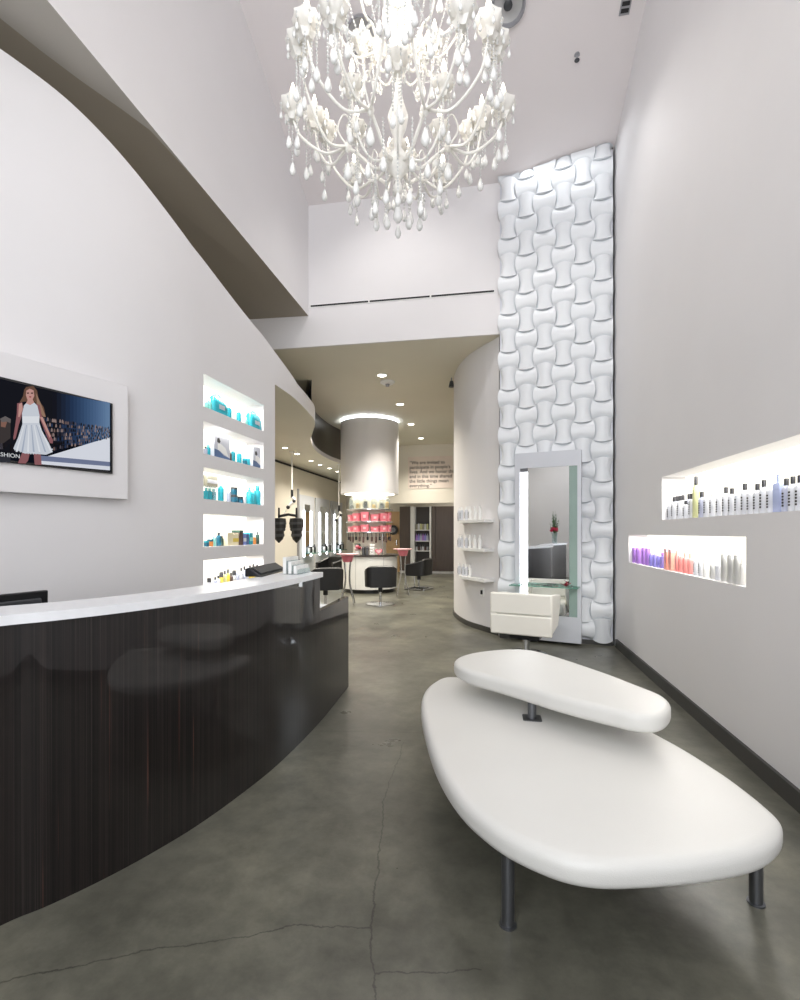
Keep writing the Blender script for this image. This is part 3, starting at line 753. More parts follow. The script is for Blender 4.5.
fl = thing('flower', 'dark red lily bloom lying on the glass mirror shelf', 'flower', tuple(MR+md*sx(567.5)+mn*.13+Vector((0, 0, shz+.001))))
for k in range(6):
    a = 2*PI*k/6+.2; mb = MB(); c, s = math.cos(a), math.sin(a)
    R_ = .085 if k % 2 else .07
    pts = [(0, 0, .006), (.35*R_*c-.016*s, .35*R_*s+.016*c, .03), (R_*c, R_*s, .055 if k != 2 else .02), (.35*R_*c+.016*s, .35*R_*s-.016*c, .03)]
    mb.poly(pts, RED); mb.poly([(x, y, z-.003) for x, y, z in pts], RED); mb.build('petal', fl)
mb = MB(); mb.ball((0, 0, .016), .012, RED, 8, 5); mb.build('heart', fl, True)
pb(mb := MB(), o0, md, mn, 0, .12, -.02, .02, 0, .008, BLACKP)
cb = mb.build('comb'); cb.location = tuple(MR+md*sx(545)+mn*.12+Vector((0, 0, shz+.0005))); tag(cb, 'small dark comb on the glass mirror shelf left of the red lily', 'comb')

# white salon chair seen from behind
wc = thing('salon_chair', 'cream white box-shaped salon chair facing the tall mirror', 'chair')
cb_ = D(526, 648, 5.75); wc.location = (cb_[0], cb_[1], 0)
fa = math.atan2(md.y, md.x); wc.rotation_euler = (0, 0, fa)   # local x along the mirror, local y towards it
def soft(name, lo, hi, mt, par, r=.02, **k): return MB().box(lo, hi, mt).build(name, par, bevel=r, segs=3)
mb = MB(); mb.box((-.34, -.29, .50), (.34, -.21, .735), CREAM); mb.build('back_upper', wc, bevel=.018, segs=3)
mb = MB(); mb.box((-.34, -.29, .27), (.34, -.21, .496), CREAM); mb.build('back_lower', wc, bevel=.018, segs=3)
for s in (-1, 1):
    mb = MB(); x0, x1 = sorted((s*.345, s*.27))
    mb.rings([[(x, -.285, .30), (x, .10, .34), (x, .28, .60), (x, .28, .68), (x, -.285, .735)] for x in (x0, x1)], CREAM); mb.build('arm', wc, bevel=.015, segs=3)
mb = MB(); mb.box((-.268, -.208, .30), (.268, .30, .46), CREAM); mb.build('seat', wc, bevel=.03, segs=3)
mb = MB(); mb.lathe([(.04, .04), (.04, .2), (.03, .2), (.03, .31)], CHROME, 16); mb.build('pedestal', wc, True, 30)
mb = MB(); mb.lathe([(.24, 0), (.24, .012), (.08, .03), (.04, .05)], CHROME, 28); mb.build('base', wc, True, 30)
mb = MB(); mb.box((-.17, -.12, .19), (.17, .15, .3), BLACKP); mb.build('mechanism', wc, bevel=.01)

# ================================================================== CEILING FITTINGS OVER THE LOUNGE
SILVR = mat('brushed silver reflector', (196, 196, 198), .35, metal=.5)
def can(px, py, label):
    d = ray(px, py); z0 = 0
    t = 4.5
    while EYE+d.z*t < zceil(d.y*t): t += .002
    p = Vector((0, 0, EYE))+d*t
    c = thing('ceiling_spotlight', label, 'ceiling light', tuple(p), 0, 'large spotlights in the lounge ceiling')
    rot = Matrix.Rotation(math.atan(-.407), 3, 'X')
    mb = MB(); mb.lathe([(.165, .02), (.175, -.05), (.16, -.055), (.15, -.02), (.12, .0)], GREYP, 32, rot=rot, cap0=False, cap1=False); mb.build('trim_ring', c, True, 40)
    mb = MB(); mb.lathe([(.155, -.02), (.11, -.002), (.001, -.001)], SILVR, 32, rot=rot, cap0=False, cap1=False); mb.build('reflector', c, True, 60)
    mb = MB(); mb.lathe([(.04, -.003), (.045, -.03), (.02, -.045), (.001, -.046)], DGREY, 20, rot=rot, cap0=False); mb.build('lamp', c, True, 40)
    return p
pc1 = can(508, 4, 'grey round ceiling spotlight right of the chandelier')
pc2 = can(362, 34, 'grey round ceiling spotlight behind the chandelier crystals')
def onceil(px, py):
    d = ray(px, py); t = 4.0
    while EYE+d.z*t < zceil(d.y*t): t += .002
    return Vector((0, 0, EYE))+d*t
p = onceil(577, 55); sp = thing('fire_sprinkler', 'small dark sprinkler head on the sloping ceiling near the right wall', 'sprinkler', tuple(p))
MB().lathe([(.03, .01), (.03, -.006), (.012, -.01), (.012, -.05), (.001, -.052)], GREYP, 16).build('stem', sp, True, 30)
MB().lathe([(.028, -.056), (.028, -.06), (.001, -.064)], DGREY, 16).build('deflector', sp, True, 30)
p = onceil(626, 3); vt = thing('ceiling_vent', 'dark slotted grille at the top of the sloping ceiling', 'vent', tuple(p))
rot = Matrix.Rotation(math.atan(-.407), 3, 'X')
MB().box((-.05, -.09, -.012), (.05, .09, .0), GREYP, rot).build('frame', vt)
for k in range(3): MB().box((-.038, -.075+.055*k, -.016), (.038, -.04+.055*k, -.012), LINE, rot).build('slot', vt)
# slot diffuser in the header
a = onplane(310, 306.5, (0, YH, 0), (0, 1, 0)); b = onplane(495, 294, (0, YH, 0), (0, 1, 0))
sd = thing('slot_diffuser', 'thin dark air slot across the white header wall', 'vent', (a.x, YH, a.z))
MB().box((0, -.006, -.022), (b.x-a.x, 0, .022), WHITEP).build('frame', sd)
for k in range(3):
    w_ = (b.x-a.x)/3; MB().box((w_*k+.012, -.009, -.012), (w_*(k+1)-.012, -.006, .012), LINE).build('slot', sd)
# ================================================================== PRODUCTS IN THE WALL NICHES
PALE = mat('pale grey bottle', (208, 210, 216), .3, vary=.03); LILAC = mat('lilac grey bottle', (176, 180, 200), .3, vary=.04)
BLUEP = mat('pale blue bottle', (168, 178, 212), .25, vary=.04); OLIVE = mat('yellow green bottle', (198, 200, 150), .3, vary=.05)
PURP = mat('purple bottle', (158, 116, 196), .3, vary=.05); VIOL = mat('violet bottle', (140, 132, 208), .3, vary=.05)
CORAL = mat('coral carton', (246, 176, 158), .45, vary=.04); SALM = mat('salmon bottle', (240, 152, 148), .3, vary=.05)
SILV = mat('silver tube', (206, 206, 204), .3, metal=.3, vary=.04); TEAL = mat('teal bottle', (40, 160, 176), .25, vary=.08)
TEALD = mat('dark teal jar', (20, 92, 116), .3, vary=.08); AQUA = mat('pale aqua bottle', (140, 214, 206), .25, vary=.05)
GREYOL = mat('grey green carton', (152, 150, 132), .5, vary=.05); CREAMB = mat('cream carton', (240, 230, 196), .5, vary=.04)
DBR = mat('dark brown carton', (84, 62, 58), .5, vary=.08); BLUEL = mat('blue lilac carton', (112, 128, 190), .45, vary=.06)
ORNG = mat('orange bottle', (236, 148, 72), .35, vary=.06); DGREEN = mat('dark green bottle', (44, 74, 66), .3, vary=.1)
YELL = mat('yellow bottle', (226, 200, 80), .35, vary=.05); PHOTO = mat('pale grey printed carton', (196, 198, 208), .5, vary=.05); NAVY = mat('slate blue print', (70, 96, 136), .5, vary=.05)
CAPD = mat('dark cap', (52, 52, 56), .35); CAPW = mat('white cap', (238, 238, 236), .3)
PROTO = {}
def proto(key, fn, smooth=True):
    if key not in PROTO: mb = MB(); fn(mb); PROTO[key] = mb.mesh(key[0], smooth, 40)
    return PROTO[key]
def child(name, me, par, loc=(0, 0, 0)):
    o = bpy.data.objects.new(name, me); COL.objects.link(o); o.parent = par; o.location = loc; return o
def bottle(shape, loc, rotz, w, h, mt, cap, label, group, printed=None, cat='bottle', name='bottle'):
    """w, h: full width and height in metres"""
    k = (shape, round(w, 3), round(h, 3), mt.name, cap.name if cap else '')
    t = thing(name, label, cat, loc, rotz, group); r = w/2
    if shape == 'round':
        child('body', proto(('body',)+k, lambda m: m.lathe([(r*.92, 0), (r, .004), (r, h*.66), (r*.9, h*.73), (r*.45, h*.78), (r*.45, h*.80)], mt, 14)), t)
        child('cap', proto(('cap',)+k, lambda m: m.lathe([(r*.52, h*.79), (r*.52, h*.985), (r*.46, h)], cap, 12)), t)
    elif shape == 'tube':
        child('body', proto(('body',)+k, lambda m: m.rings([[(r*.7*math.cos(2*PI*i/14), r*.7*math.sin(2*PI*i/14), .03) for i in range(14)], [(r*.95*math.cos(2*PI*i/14), r*.8*math.sin(2*PI*i/14), h*.3) for i in range(14)], [(r*math.cos(2*PI*i/14), r*.06*math.sin(2*PI*i/14), h) for i in range(14)]], mt)), t)
        child('cap', proto(('cap',)+k, lambda m: m.lathe([(r*.72, 0), (r*.72, .03)], cap, 14)), t)
    elif shape == 'pump':
        child('body', proto(('body',)+k, lambda m: m.lathe([(r*.92, 0), (r, .004), (r, h*.68), (r*.8, h*.74), (r*.4, h*.78)], mt, 14)), t)
        child('pump', proto(('pump',)+k, lambda m: (m.lathe([(r*.4, h*.77), (r*.4, h*.85), (r*.15, h*.86), (r*.15, h*.97), (r*.3, h*.97), (r*.3, h)], cap, 10), m.box((-r*.12, -r*.9, h*.955), (r*.12, 0, h), cap))), t)
    elif shape == 'can':
        child('body', proto(('body',)+k, lambda m: m.lathe([(r*.94, 0), (r, .004), (r, h*.8)], mt, 16)), t)
        child('cap', proto(('cap',)+k, lambda m: m.lathe([(r*.97, h*.8), (r*.97, h*.985), (r*.9, h)], cap, 16)), t)
    elif shape == 'jar':
        child('body', proto(('body',)+k, lambda m: m.lathe([(r*.92, 0), (r, .005), (r, h*.66), (r*.9, h*.7)], mt, 16)), t)
        child('lid', proto(('lid',)+k, lambda m: m.lathe([(r*.98, h*.68), (r*.98, h*.97), (r*.9, h)], cap, 16)), t)
    elif shape == 'square':
        child('body', proto(('body',)+k, lambda m: m.rings([[(x, y, z) for x, y in rrect(w*s, w*.6*s, w*.12*s, 3)] for z, s in ((0, .96), (.004, 1), (h*.72, 1), (h*.77, .8))], mt)), t)
        child('cap', proto(('cap',)+k, lambda m: m.lathe([(r*.4, h*.76), (r*.4, h)], cap, 12)), t)
    if printed:
        z0 = .1 if shape != 'tube' else .3
        def pr(m):
            for q in range(5):
                zc = h*(.16+.09*q); ww = r*(.28 if q % 2 else .22)
                m.rings([[( (r+.0008)*math.sin(a), -(r+.0008)*math.cos(a), z) for a in (-.3, -.1, .1, .3)] for z in (zc, zc+h*.055)], printed, close=False, cap0=False, cap1=False)
        child('print', proto(('print', round(w, 3), round(h, 3), printed.name), pr), t)
    return t
def carton(loc, rotz, w, d, h, mt, label, group, band=None, lid=None, picture=False, name='carton'):
    t = thing(name, label, 'box', loc, rotz, group)
    mb = MB(); mb.box((-w/2, -d/2, 0), (w/2, d/2, h), mt); mb.build('box', t, bevel=.002)
    if picture:                                # printed front: dark-haired head shape, pale robe, slate-blue band at the foot
        y = -d/2-.0008; mb = MB()
        mb.poly([(-w*.5, y, .0), (w*.5, y, 0), (w*.5, y, h*.1), (w*.1, y, h*.16), (-w*.2, y, h*.3), (-w*.5, y, h*.34)], NAVY)
        mb.poly([(-w*.34, y-.0004, h*.62), (-w*.2, y-.0004, h*.58), (-w*.12, y-.0004, h*.66), (-w*.2, y-.0004, h*.8), (-w*.32, y-.0004, h*.76)], INK)
        mb.poly([(-w*.3, y-.0004, h*.34), (w*.1, y-.0004, h*.2), (w*.4, y-.0004, h*.14), (w*.2, y-.0004, h*.46), (-w*.1, y-.0004, h*.58), (-w*.3, y-.0004, h*.56)], WHITEP)
        mb.build('printed_picture', t)
    if band:
        mb = MB(); mb.box((-w/2-.0006, -d/2-.0008, h*.3), (w/2+.0006, -d/2, h*.62), band); mb.build('label_band', t)
    if lid:
        mb = MB(); mb.box((-w/2-.002, -d/2-.002, h*.86), (w/2+.002, d/2+.002, h+.003), lid); mb.build('lid', t)
    return t
def pouch(loc, rotz, w, d, h, mt, label, group):
    t = thing('cosmetic_pouch', label, 'bag', loc, rotz, group)
    rs = []
    for z, s, q in ((0, .92, .9), (.02, 1, 1), (h*.55, 1, .95), (h*.82, .86, .6), (h*.93, .7, .3)):
        rs.append([(x, y, z) for x, y in rrect(w*s, d*q, min(w*s, d*q)*.35, 4)])
    MB().rings(rs, mt).build('bag', t, True, 60)
    MB().box((-w*.36, -.006, h*.91), (w*.36, .006, h*.945), SILV).build('zip', t)
    mb = MB(); mb.tube(bez([(-w*.2, 0, h*.93), (-w*.15, 0, h*1.03), (0, 0, h*1.06), (w*.15, 0, h*1.03), (w*.2, 0, h*.93)], 4), .006, mt, 6); mb.build('handle', t, True)
    MB().box((-w*.2, -d*.5-.001, h*.28), (w*.2, -d*.46, h*.5), PALE).build('label_patch', t)
    return t
# ---- right wall, long upper niche
RZ = -PI/2          # print faces the room
UPZ = UPN[2]+.0005
ups = [(665.5, .05, .17, LILAC, LILAC, 'square', 'lilac grey'), (670, .05, .165, PALE, PALE, 'round', 'pale grey'), (674, .045, .20, PALE, CAPD, 'round', 'dark-capped pale'), (680, .05, .20, PALE, CAPD, 'round', 'dark-capped pale'),
       (686, .05, .15, PALE, CAPD, 'round', 'short dark-capped pale'), (691.5, .045, .2, PALE, CAPD, 'round', 'dark-capped pale'), (696, .05, .33, OLIVE, CAPD, 'tube2', 'tall yellow-green'), (702, .05, .2, LILAC, CAPD, 'round', 'dark-capped lilac grey')]
x_ = [707, 713, 719.5, 726, 732, 738.5, 745, 751, 757.5, 764, 771]
for i, px in enumerate(x_): ups.append((px, .047, .185 if i % 3 else .2, PALE, CAPD if i in (3, 4, 6, 8, 9) else CAPW, 'round', 'pale dark-capped' if i in (3, 4, 6, 8, 9) else 'pale white-capped'))
ups += [(779, .058, .215, BLUEP, BLUEP, 'square', 'pale blue'), (786.5, .045, .185, LILAC, CAPD, 'round', 'lilac dark-capped'), (793, .045, .19, PALE, CAPD, 'round', 'pale dark-capped'), (800, .045, .19, PALE, CAPD, 'round', 'pale dark-capped'), (808, .045, .19, PALE, CAPW, 'round', 'pale white-capped')]
for i, (px, w_, h_, mt, cp, sh, ds) in enumerate(ups):
    q = onplane(px, 515, (XR+.055, 0, 0), (1, 0, 0))
    bottle('round' if sh == 'tube2' else sh, (XR+.055, q.y, UPZ), RZ+.2, w_, h_, mt, cp, '%s bottle, %s from the left in the long right-wall niche' % (ds, ORD[i]), 'bottles in the long right-wall niche', INK if sh == 'round' else None)
for i, px in enumerate((667, 672, 677, 683, 689, 694, 699.5)):
    q = onplane(px, 513, (XR+.125, 0, 0), (1, 0, 0))
    bottle('round', (XR+.125, q.y, UPZ), RZ, .05, .215, PALE if i % 2 else LILAC, CAPD, '%s bottle in the second row of the long right-wall niche, %s from its left end' % ('pale' if i % 2 else 'lilac', ORD[i]), 'back row bottles in the long right-wall niche', INK)
# ---- right wall, lower niche
LOZ = LON[2]+.0005
los = [(635, .06, .17, PURP, PURP, 'can', 'purple straight bottle', 'bottle'), (639, .06, .17, PURP, PURP, 'can', 'purple straight bottle', 'bottle'), (644, .05, .175, PURP, PURP, 'can', 'purple straight bottle', 'bottle'), (648, .05, .175, PURP, PURP, 'can', 'purple straight bottle', 'bottle'),
       (651.5, .045, .16, VIOL, CAPW, 'round', 'violet white-capped bottle', 'bottle'), (655, .045, .16, VIOL, CAPW, 'round', 'violet white-capped bottle', 'bottle'), (659, .045, .15, VIOL, CAPW, 'round', 'violet white-capped bottle', 'bottle'), (662.5, .045, .15, VIOL, PURP, 'round', 'violet purple-capped bottle', 'bottle'),
       (667.5, 0, 0, CORAL, None, 'box', 'coral carton', 'box'), (672, 0, 0, CORAL, None, 'box', 'coral carton', 'box'),
       (677, .045, .18, SALM, CORAL, 'square', 'salmon coral-capped bottle', 'bottle'), (681, .045, .17, SALM, PINKL, 'round', 'salmon pink-capped bottle', 'bottle'), (685.5, .045, .17, SALM, CORAL, 'round', 'salmon coral-capped bottle', 'bottle'), (690.5, .045, .17, SALM, CORAL, 'round', 'salmon coral-capped bottle', 'bottle'),
       (696, .04, .16, PALE, CAPW, 'round', 'pale printed bottle', 'bottle'), (701, .04, .16, PALE, CAPW, 'round', 'pale printed bottle', 'bottle'), (706.5, .045, .14, WHITEP, CAPW, 'jar', 'white jar', 'jar'), (713, .045, .14, SILV, CAPW, 'round', 'silver bottle', 'bottle'), (718.5, .045, .14, PALE, CAPW, 'round', 'plain pale bottle', 'bottle'),
       (725, .05, .19, SILV, SILV, 'can', 'tall silver bottle', 'bottle'), (732, .055, .19, SILV, SILV, 'can', 'tall silver bottle', 'bottle'), (738, .05, .19, SILV, SILV, 'can', 'tall silver bottle', 'bottle'), (743, .035, .18, WHITEP, CAPW, 'round', 'slim white bottle', 'bottle')]
for i, (px, w_, h_, mt, cp, sh, ds, ct) in enumerate(los):
    q = onplane(px, 575, (XR+.05, 0, 0), (1, 0, 0)); lb = '%s, %s item from the left in the lower right-wall niche' % (ds, ORD[i])
    if sh == 'box': carton((XR+.06, q.y, LOZ), RZ, .065, .06, .185, mt, lb, 'products in the lower right-wall niche', band=SALM, lid=PINKL)
    else: bottle(sh, (XR+.05, q.y, LOZ), RZ, w_, h_, mt, cp, lb, 'products in the lower right-wall niche', INK if 'printed' in ds else None, ct, 'tube' if sh == 'tube' else ('jar' if sh == 'jar' else 'bottle'))
# ---- left wall niches, bottom to top
NAME = {0: 'lowest left-wall niche', 1: 'second-lowest left-wall niche', 2: 'middle left-wall niche', 3: 'second-highest left-wall niche', 4: 'highest left-wall niche'}
def lrot(px):
    a, b = PLAN[px+2], PLAN[px-2]; return math.atan2(a[1]-b[1], a[0]-b[0])
def rnd(px): return round(px*2)/2
CNT = {}
def proj(p): return (p[0]*cy+p[1]*sy_)/(-p[0]*sy_+p[1]*cy)
def put(n, kind, px, w_, h_, mt, cp=None, ds='', d_=.09, deep=.075, z=0.0, printed=None, **k):
    px = min((c for c in PLAN if 195 < c < 270), key=lambda c: abs(400+F*proj(wp(c, 0, -deep))-px)); i = CNT.get(n, 0); CNT[n] = i+1
    lb = '%s, %s item from the left in the %s' % (ds, ORD[i], NAME[n]); gr = 'products in the '+NAME[n]
    loc = wp(px, NZ[n][0]+.0005+z, -deep); rz = lrot(px)
    if kind == 'box': return carton(loc, rz, w_, d_, h_, mt, lb, gr, **k)
    if kind == 'pouch': return pouch(loc, rz, w_, d_, h_, mt, lb, gr)
    return bottle(kind, loc, rz, w_, h_, mt, cp or CAPW, lb, gr, printed, 'jar' if kind == 'jar' else 'bottle', 'jar' if kind == 'jar' else 'bottle')
put(4, 'round', 206.5, .04, .10, AQUA, CAPW, 'short aqua bottle'); put(4, 'round', 209.5, .04, .13, AQUA, CAPW, 'taller aqua bottle')
put(4, 'pouch', 217.5, .25, 0.19, TEAL, ds='large teal pouch', d_=.10); put(4, 'round', 229, .055, .155, TEAL, CAPW, 'teal white-capped bottle'); put(4, 'round', 234.5, .04, .12, WHITEP, CAPW, 'white bottle')
put(4, 'round', 238.5, .05, .155, TEAL, CAPW, 'slim teal bottle'); put(4, 'jar', 243.2, .05, .08, WHITEP, CAPW, 'small white jar'); put(4, 'round', 245.8, .04, .1, AQUA, CAPW, 'pale aqua bottle'); put(4, 'pouch', 253.5, .26, .19, TEAL, ds='teal pouch', d_=.10)
put(3, 'round', 205.5, .035, .09, LILAC, CAPD, 'small lilac bottle'); put(3, 'round', 208, .045, .11, TEAL, AQUA, 'teal bottle')
put(3, 'box', 219, .28, .255, PHOTO, ds='pale carton printed with a figure', picture=True, d_=.07)
put(3, 'round', 230, .035, .12, DBR, CAPW, 'dark red-brown bottle'); put(3, 'round', 233, .05, .15, TEAL, CAPW, 'teal bottle'); put(3, 'round', 239, .055, .15, TEAL, CAPW, 'wide teal bottle'); put(3, 'jar', 245, .055, .08, TEALD, TEAL, 'dark teal jar'); put(3, 'jar', 248, .05, .085, TEAL, TEAL, 'teal jar')
put(3, 'box', 256, .27, .24, PHOTO, ds='pale carton printed with a figure', picture=True, d_=.07)
for px, dd in ((206, 'left'), (209.5, 'mid'), (213.5, 'right')): put(2, 'round', px, .05, .115, TEAL, AQUA, 'short teal bottle')
put(2, 'round', 221, .06, .19, TEAL, AQUA, 'tall teal bottle'); put(2, 'round', 228.5, .045, .15, LILAC, CAPW, 'grey bottle'); put(2, 'jar', 234, .075, .085, TEALD, CAPD, 'dark teal jar'); put(2, 'jar', 239.5, .075, .075, TEALD, CAPD, 'dark teal jar')
put(2, 'round', 244.5, .04, .12, PALE, CAPW, 'slim pale bottle'); put(2, 'pump', 249.5, .07, .19, TEAL, TEAL, 'teal pump bottle'); put(2, 'square', 253.2, .06, .185, TEAL, AQUA, 'teal square bottle'); put(2, 'round', 257.5, .08, .225, TEAL, TEAL, 'tall wide teal bottle')
put(2, 'jar', 234, .07, .08, TEALD, CAPD, 'dark teal jar stacked on another', z=.0855)
rs_ = thing('clear_riser', 'clear riser above the short teal bottles in the middle left-wall niche', 'display stand', wp(209.5, NZ[2][0]+.0005, -.075), lrot(209.5))
for nm, lo, hi in (('shelf', (-.15, -.05, .124), (.15, .05, .129)), ('side', (-.15, -.05, 0), (-.146, .05, .124)), ('side', (.146, -.05, 0), (.15, .05, .124))): MB().box(lo, hi, CLEARGL).build(nm, rs_)
put(2, 'box', 207.3, .088, .11, GREYOL, ds='grey-green carton on a clear riser', z=.1295, d_=.06, band=PALE); put(2, 'box', 212.5, .088, .11, GREYOL, ds='grey-green carton on a clear riser', z=.1295, d_=.06, band=PALE)
put(1, 'jar', 206.3, .05, .055, TEALD, TEAL, 'teal jar'); put(1, 'jar', 210, .06, .07, ORNG, TEALD, 'orange jar'); put(1, 'round', 214, .035, .12, AQUA, CAPW, 'aqua bottle'); put(1, 'round', 218.5, .05, .135, TEALD, CAPD, 'dark teal bottle'); put(1, 'round', 222, .035, .1, DGREEN, CAPD, 'small dark green bottle')
put(1, 'box', 226.5, .1, .13, CREAMB, ds='cream carton', lid=CREAMB); put(1, 'box', 232, .11, .12, CREAMB, ds='wide cream carton', band=YELL); put(1, 'box', 237.5, .07, .155, DBR, ds='dark brown carton', lid=DGREEN); put(1, 'box', 241, .06, .12, BLUEL, ds='blue-lilac carton', band=PALE); put(1, 'box', 244, .05, .115, NAVY, ds='slate blue carton'); put(1, 'box', 247.8, .07, .13, TEAL, ds='teal carton', band=AQUA)
put(1, 'round', 253.3, .06, .1, ORNG, CAPW, 'orange bottle'); put(1, 'round', 258, .055, .145, DGREEN, CAPD, 'dark green bottle')
lows = [(209, PALE, .06), (212, PALE, .05), (215, LILAC, .06), (218, PALE, .07), (221.5, YELL, .1), (225, OLIVE, .11), (228, YELL, .12), (231, DBR, .08), (234, PALE, .1), (237.5, LILAC, .12), (241, PALE, .12), (244, LILAC, .13), (247, PALE, .12), (250, YELL, .13), (253.5, YELL, .14), (257, PALE, .13)]
nm_ = {PALE: 'pale', LILAC: 'lilac grey', YELL: 'yellow', OLIVE: 'yellow-green', DBR: 'dark brown'}
for i, (px, mt, h_) in enumerate(lows): put(0, 'round' if i % 4 else 'jar', px, .04, h_+.07, mt, CAPW if i in (1, 9, 12) else CAPD, 'small %s %s' % (nm_[mt], 'bottle' if i % 4 else 'jar'))

# ================================================================== ROUNDED WALL: DISPLAY SHELVES AND SOCKET
def rwall(px, d=0.0):
    i = min(range(1, 36), key=lambda k: abs(RP[k].to_2d().cross(ray(px, 532).to_2d().normalized())))
    p = RP[i]; t = (RP[i+1]-RP[i-1]).normalized(); n = Vector((-t.y, t.x, 0))
    if n.dot(p) > 0: n = -n
    return p+n*d, n, t
Ps = [rwall(px) for px in (494, 490, 486, 482, 478, 474, 470, 466, 463)]
for k, (z, nmz) in enumerate(((1.575, 'top'), (1.165, 'middle'), (.745, 'bottom'))):
    sp = Ps[4][0]; t = thing('display_shelf', 'small white curved shelf on the rounded wall, %s of three' % nmz, 'shelf', (sp.x, sp.y, z))
    mb = MB(); rs = []
    for j, (p, n, tt) in enumerate(Ps):
        dep = .17 if j < 7 else .17*(9-j)/3; a = p-sp+n*.002; b = p-sp+n*dep
        rs.append([(a.x, a.y, -.02), (b.x, b.y, -.02), (b.x, b.y, .02), (a.x, a.y, .02)])
    mb.rings(rs, WHITEP); mb.build('board', t, True, 30)
    mb = MB(); a = Ps[1][0]-sp+Ps[1][1]*.001; b = Ps[6][0]-sp+Ps[6][1]*.001
    mb.tube([a+Vector((0, 0, -.03)), b+Vector((0, 0, -.03))], .008, WHITEP, 6); mb.build('bracket', t)
    xs = [464, 467.5, 471, 475, 480, 485] if k < 2 else [464.5, 468, 471.5, 475]
    for j, px in enumerate(xs):
        p, n, tt = rwall(px, .085)
        h_ = [.2, .19, .17][k]
        bottle('round', (p.x, p.y, z+.0205), math.atan2(n.y, n.x)+PI/2, .055, h_, WHITEP if j > 2 else PALE, CAPW, 'small white bottle, %s from the left on the %s curved shelf' % (ORD[j], nmz), 'bottles on the curved wall shelves', INK if j < 4 else None)
p, n, tt = rwall(482, .0); so_ = thing('wall_socket', 'small dark socket low on the rounded white wall', 'socket', (p.x, p.y, EYE-60/F*7.15), math.atan2(n.y, n.x))
MB().box((0, -.035, -.06), (.008, .035, .06), WHITEP).build('plate', so_, bevel=.003); MB().box((.008, -.014, -.03), (.03, .014, .03), LINE).build('plug', so_, bevel=.003)

# ================================================================== REAR ROOM
def onx(px, py, x): return onplane(px, py, (x, 0, 0), (1, 0, 0))
def ony(px, py, y): return onplane(px, py, (0, y, 0), (0, 1, 0))
# mirror stations on the far left wall
for k, (pa, pb_) in enumerate(((302, 309), (318, 325), (333, 338.4))):
    ya, yb = onx(pa, 530, XL).y, onx(pb_, 530, XL).y; hw = (yb-ya)/2
    t = thing('mirror_station', 'tall mirror between two lit tubes on the far side wall, %s from the front' % ORD[k], 'mirror', (XL+.002, (ya+yb)/2, 0), 0, 'mirror stations along the far side wall')
    MB().box((0, -hw-.3, .04), (.05, hw+.3, 2.45), PANELG).build('panel', t)
    MB().box((.05, -hw+.05, .75), (.056, hw-.05, 2.2), MIRROR).build('mirror_glass', t)
    for s in (-1, 1): MB().box((.05, s*hw-.035, .72), (.075, s*hw+.035, 2.02), E_STRIP).build('light_tube', t)
    MB().box((.056, -hw-.1, .80), (.28, hw+.1, .82), SHELFGL).build('glass_shelf', t)
    MB().box((.056, -hw*.3, 1.42), (.16, hw*.3, 1.435), WHITEP).build('upper_shelf', t)
    for j in range(4):
        bottle('round', (XL+.15, (ya+yb)/2-hw+.15+j*hw*.55, .8205), PI/2, .07, .2+.04*(j % 2), BLACKP if j % 2 else PALE, CAPD, '%s bottle, %s on the glass shelf of the %s far side mirror' % ('black' if j % 2 else 'pale', ORD[j], ORD[k]), 'bottles at the far side mirrors')
yq = onx(297.5, 530, XL).y
MB().box((XL, yq-.03, 0), (XL+.04, yq+.03, 2.6), GREYP).build('trim_2')['kind'] = 'structure'
MB().box((XL, 6, ZMEZ-.07), (XL+.03, YB, ZMEZ-.03), LINE).build('trim_3')['kind'] = 'structure'

# column drum with cove, island and shelves
Q = Vector(C(-.735, 12.0)+(0,))
mb = MB(); mb.lathe([(.70, 2.33), (.70, 4.045)], WALL, 56, (Q.x, Q.y, 0)); struct(mb.build('column_drum', smooth=True, angle=30))
mb = MB(); mb.lathe([(.40, .885), (.40, 2.34)], WALLW, 40, (Q.x, Q.y, 0)); struct(mb.build('column_shaft', smooth=True, angle=30))
mb = MB(); mb.lathe([(.5, 4.05), (.67, 4.05), (.67, 4.08), (.5, 4.08)], E_HALO, 48, cap0=False, cap1=False)
hl = mb.build('cove_light', smooth=True, angle=30); hl.location = (Q.x, Q.y, 0); tag(hl, 'ring of white light between the round column drum and the ceiling', 'ring light')
mb = MB(); mb.lathe([(.42, 2.328), (.60, 2.328)], E_LED, 48, (0, 0, 0), cap0=False, cap1=False)
hl = mb.build('cove_light'); hl.location = (Q.x, Q.y, 0); tag(hl, 'ring of warm light under the round column drum above the glass jars', 'ring light')
isl = thing('round_cabinet', 'white round cabinet with dark top around the rear column', 'cabinet', tuple(Q))
mb = MB(); mb.lathe([(.62, 0), (.62, .09)], BLACKP, 48); mb.build('plinth', isl, True, 30)
mb = MB(); mb.lathe([(.67, .09), (.67, .85)], WHITEP, 48); mb.build('body', isl, True, 30)
mb = MB(); mb.lathe([(.70, .85), (.70, .884)], BROWND, 48); mb.build('worktop', isl, True, 30)
toq = math.atan2(-Q.y, -Q.x)
for k in (-.5, .5):
    a = toq+k; mb = MB(); mb.tube([(.672*math.cos(a), .672*math.sin(a), .10), (.672*math.cos(a), .672*math.sin(a), .84)], .003, GREYP, 4); mb.build('door_joint', isl)
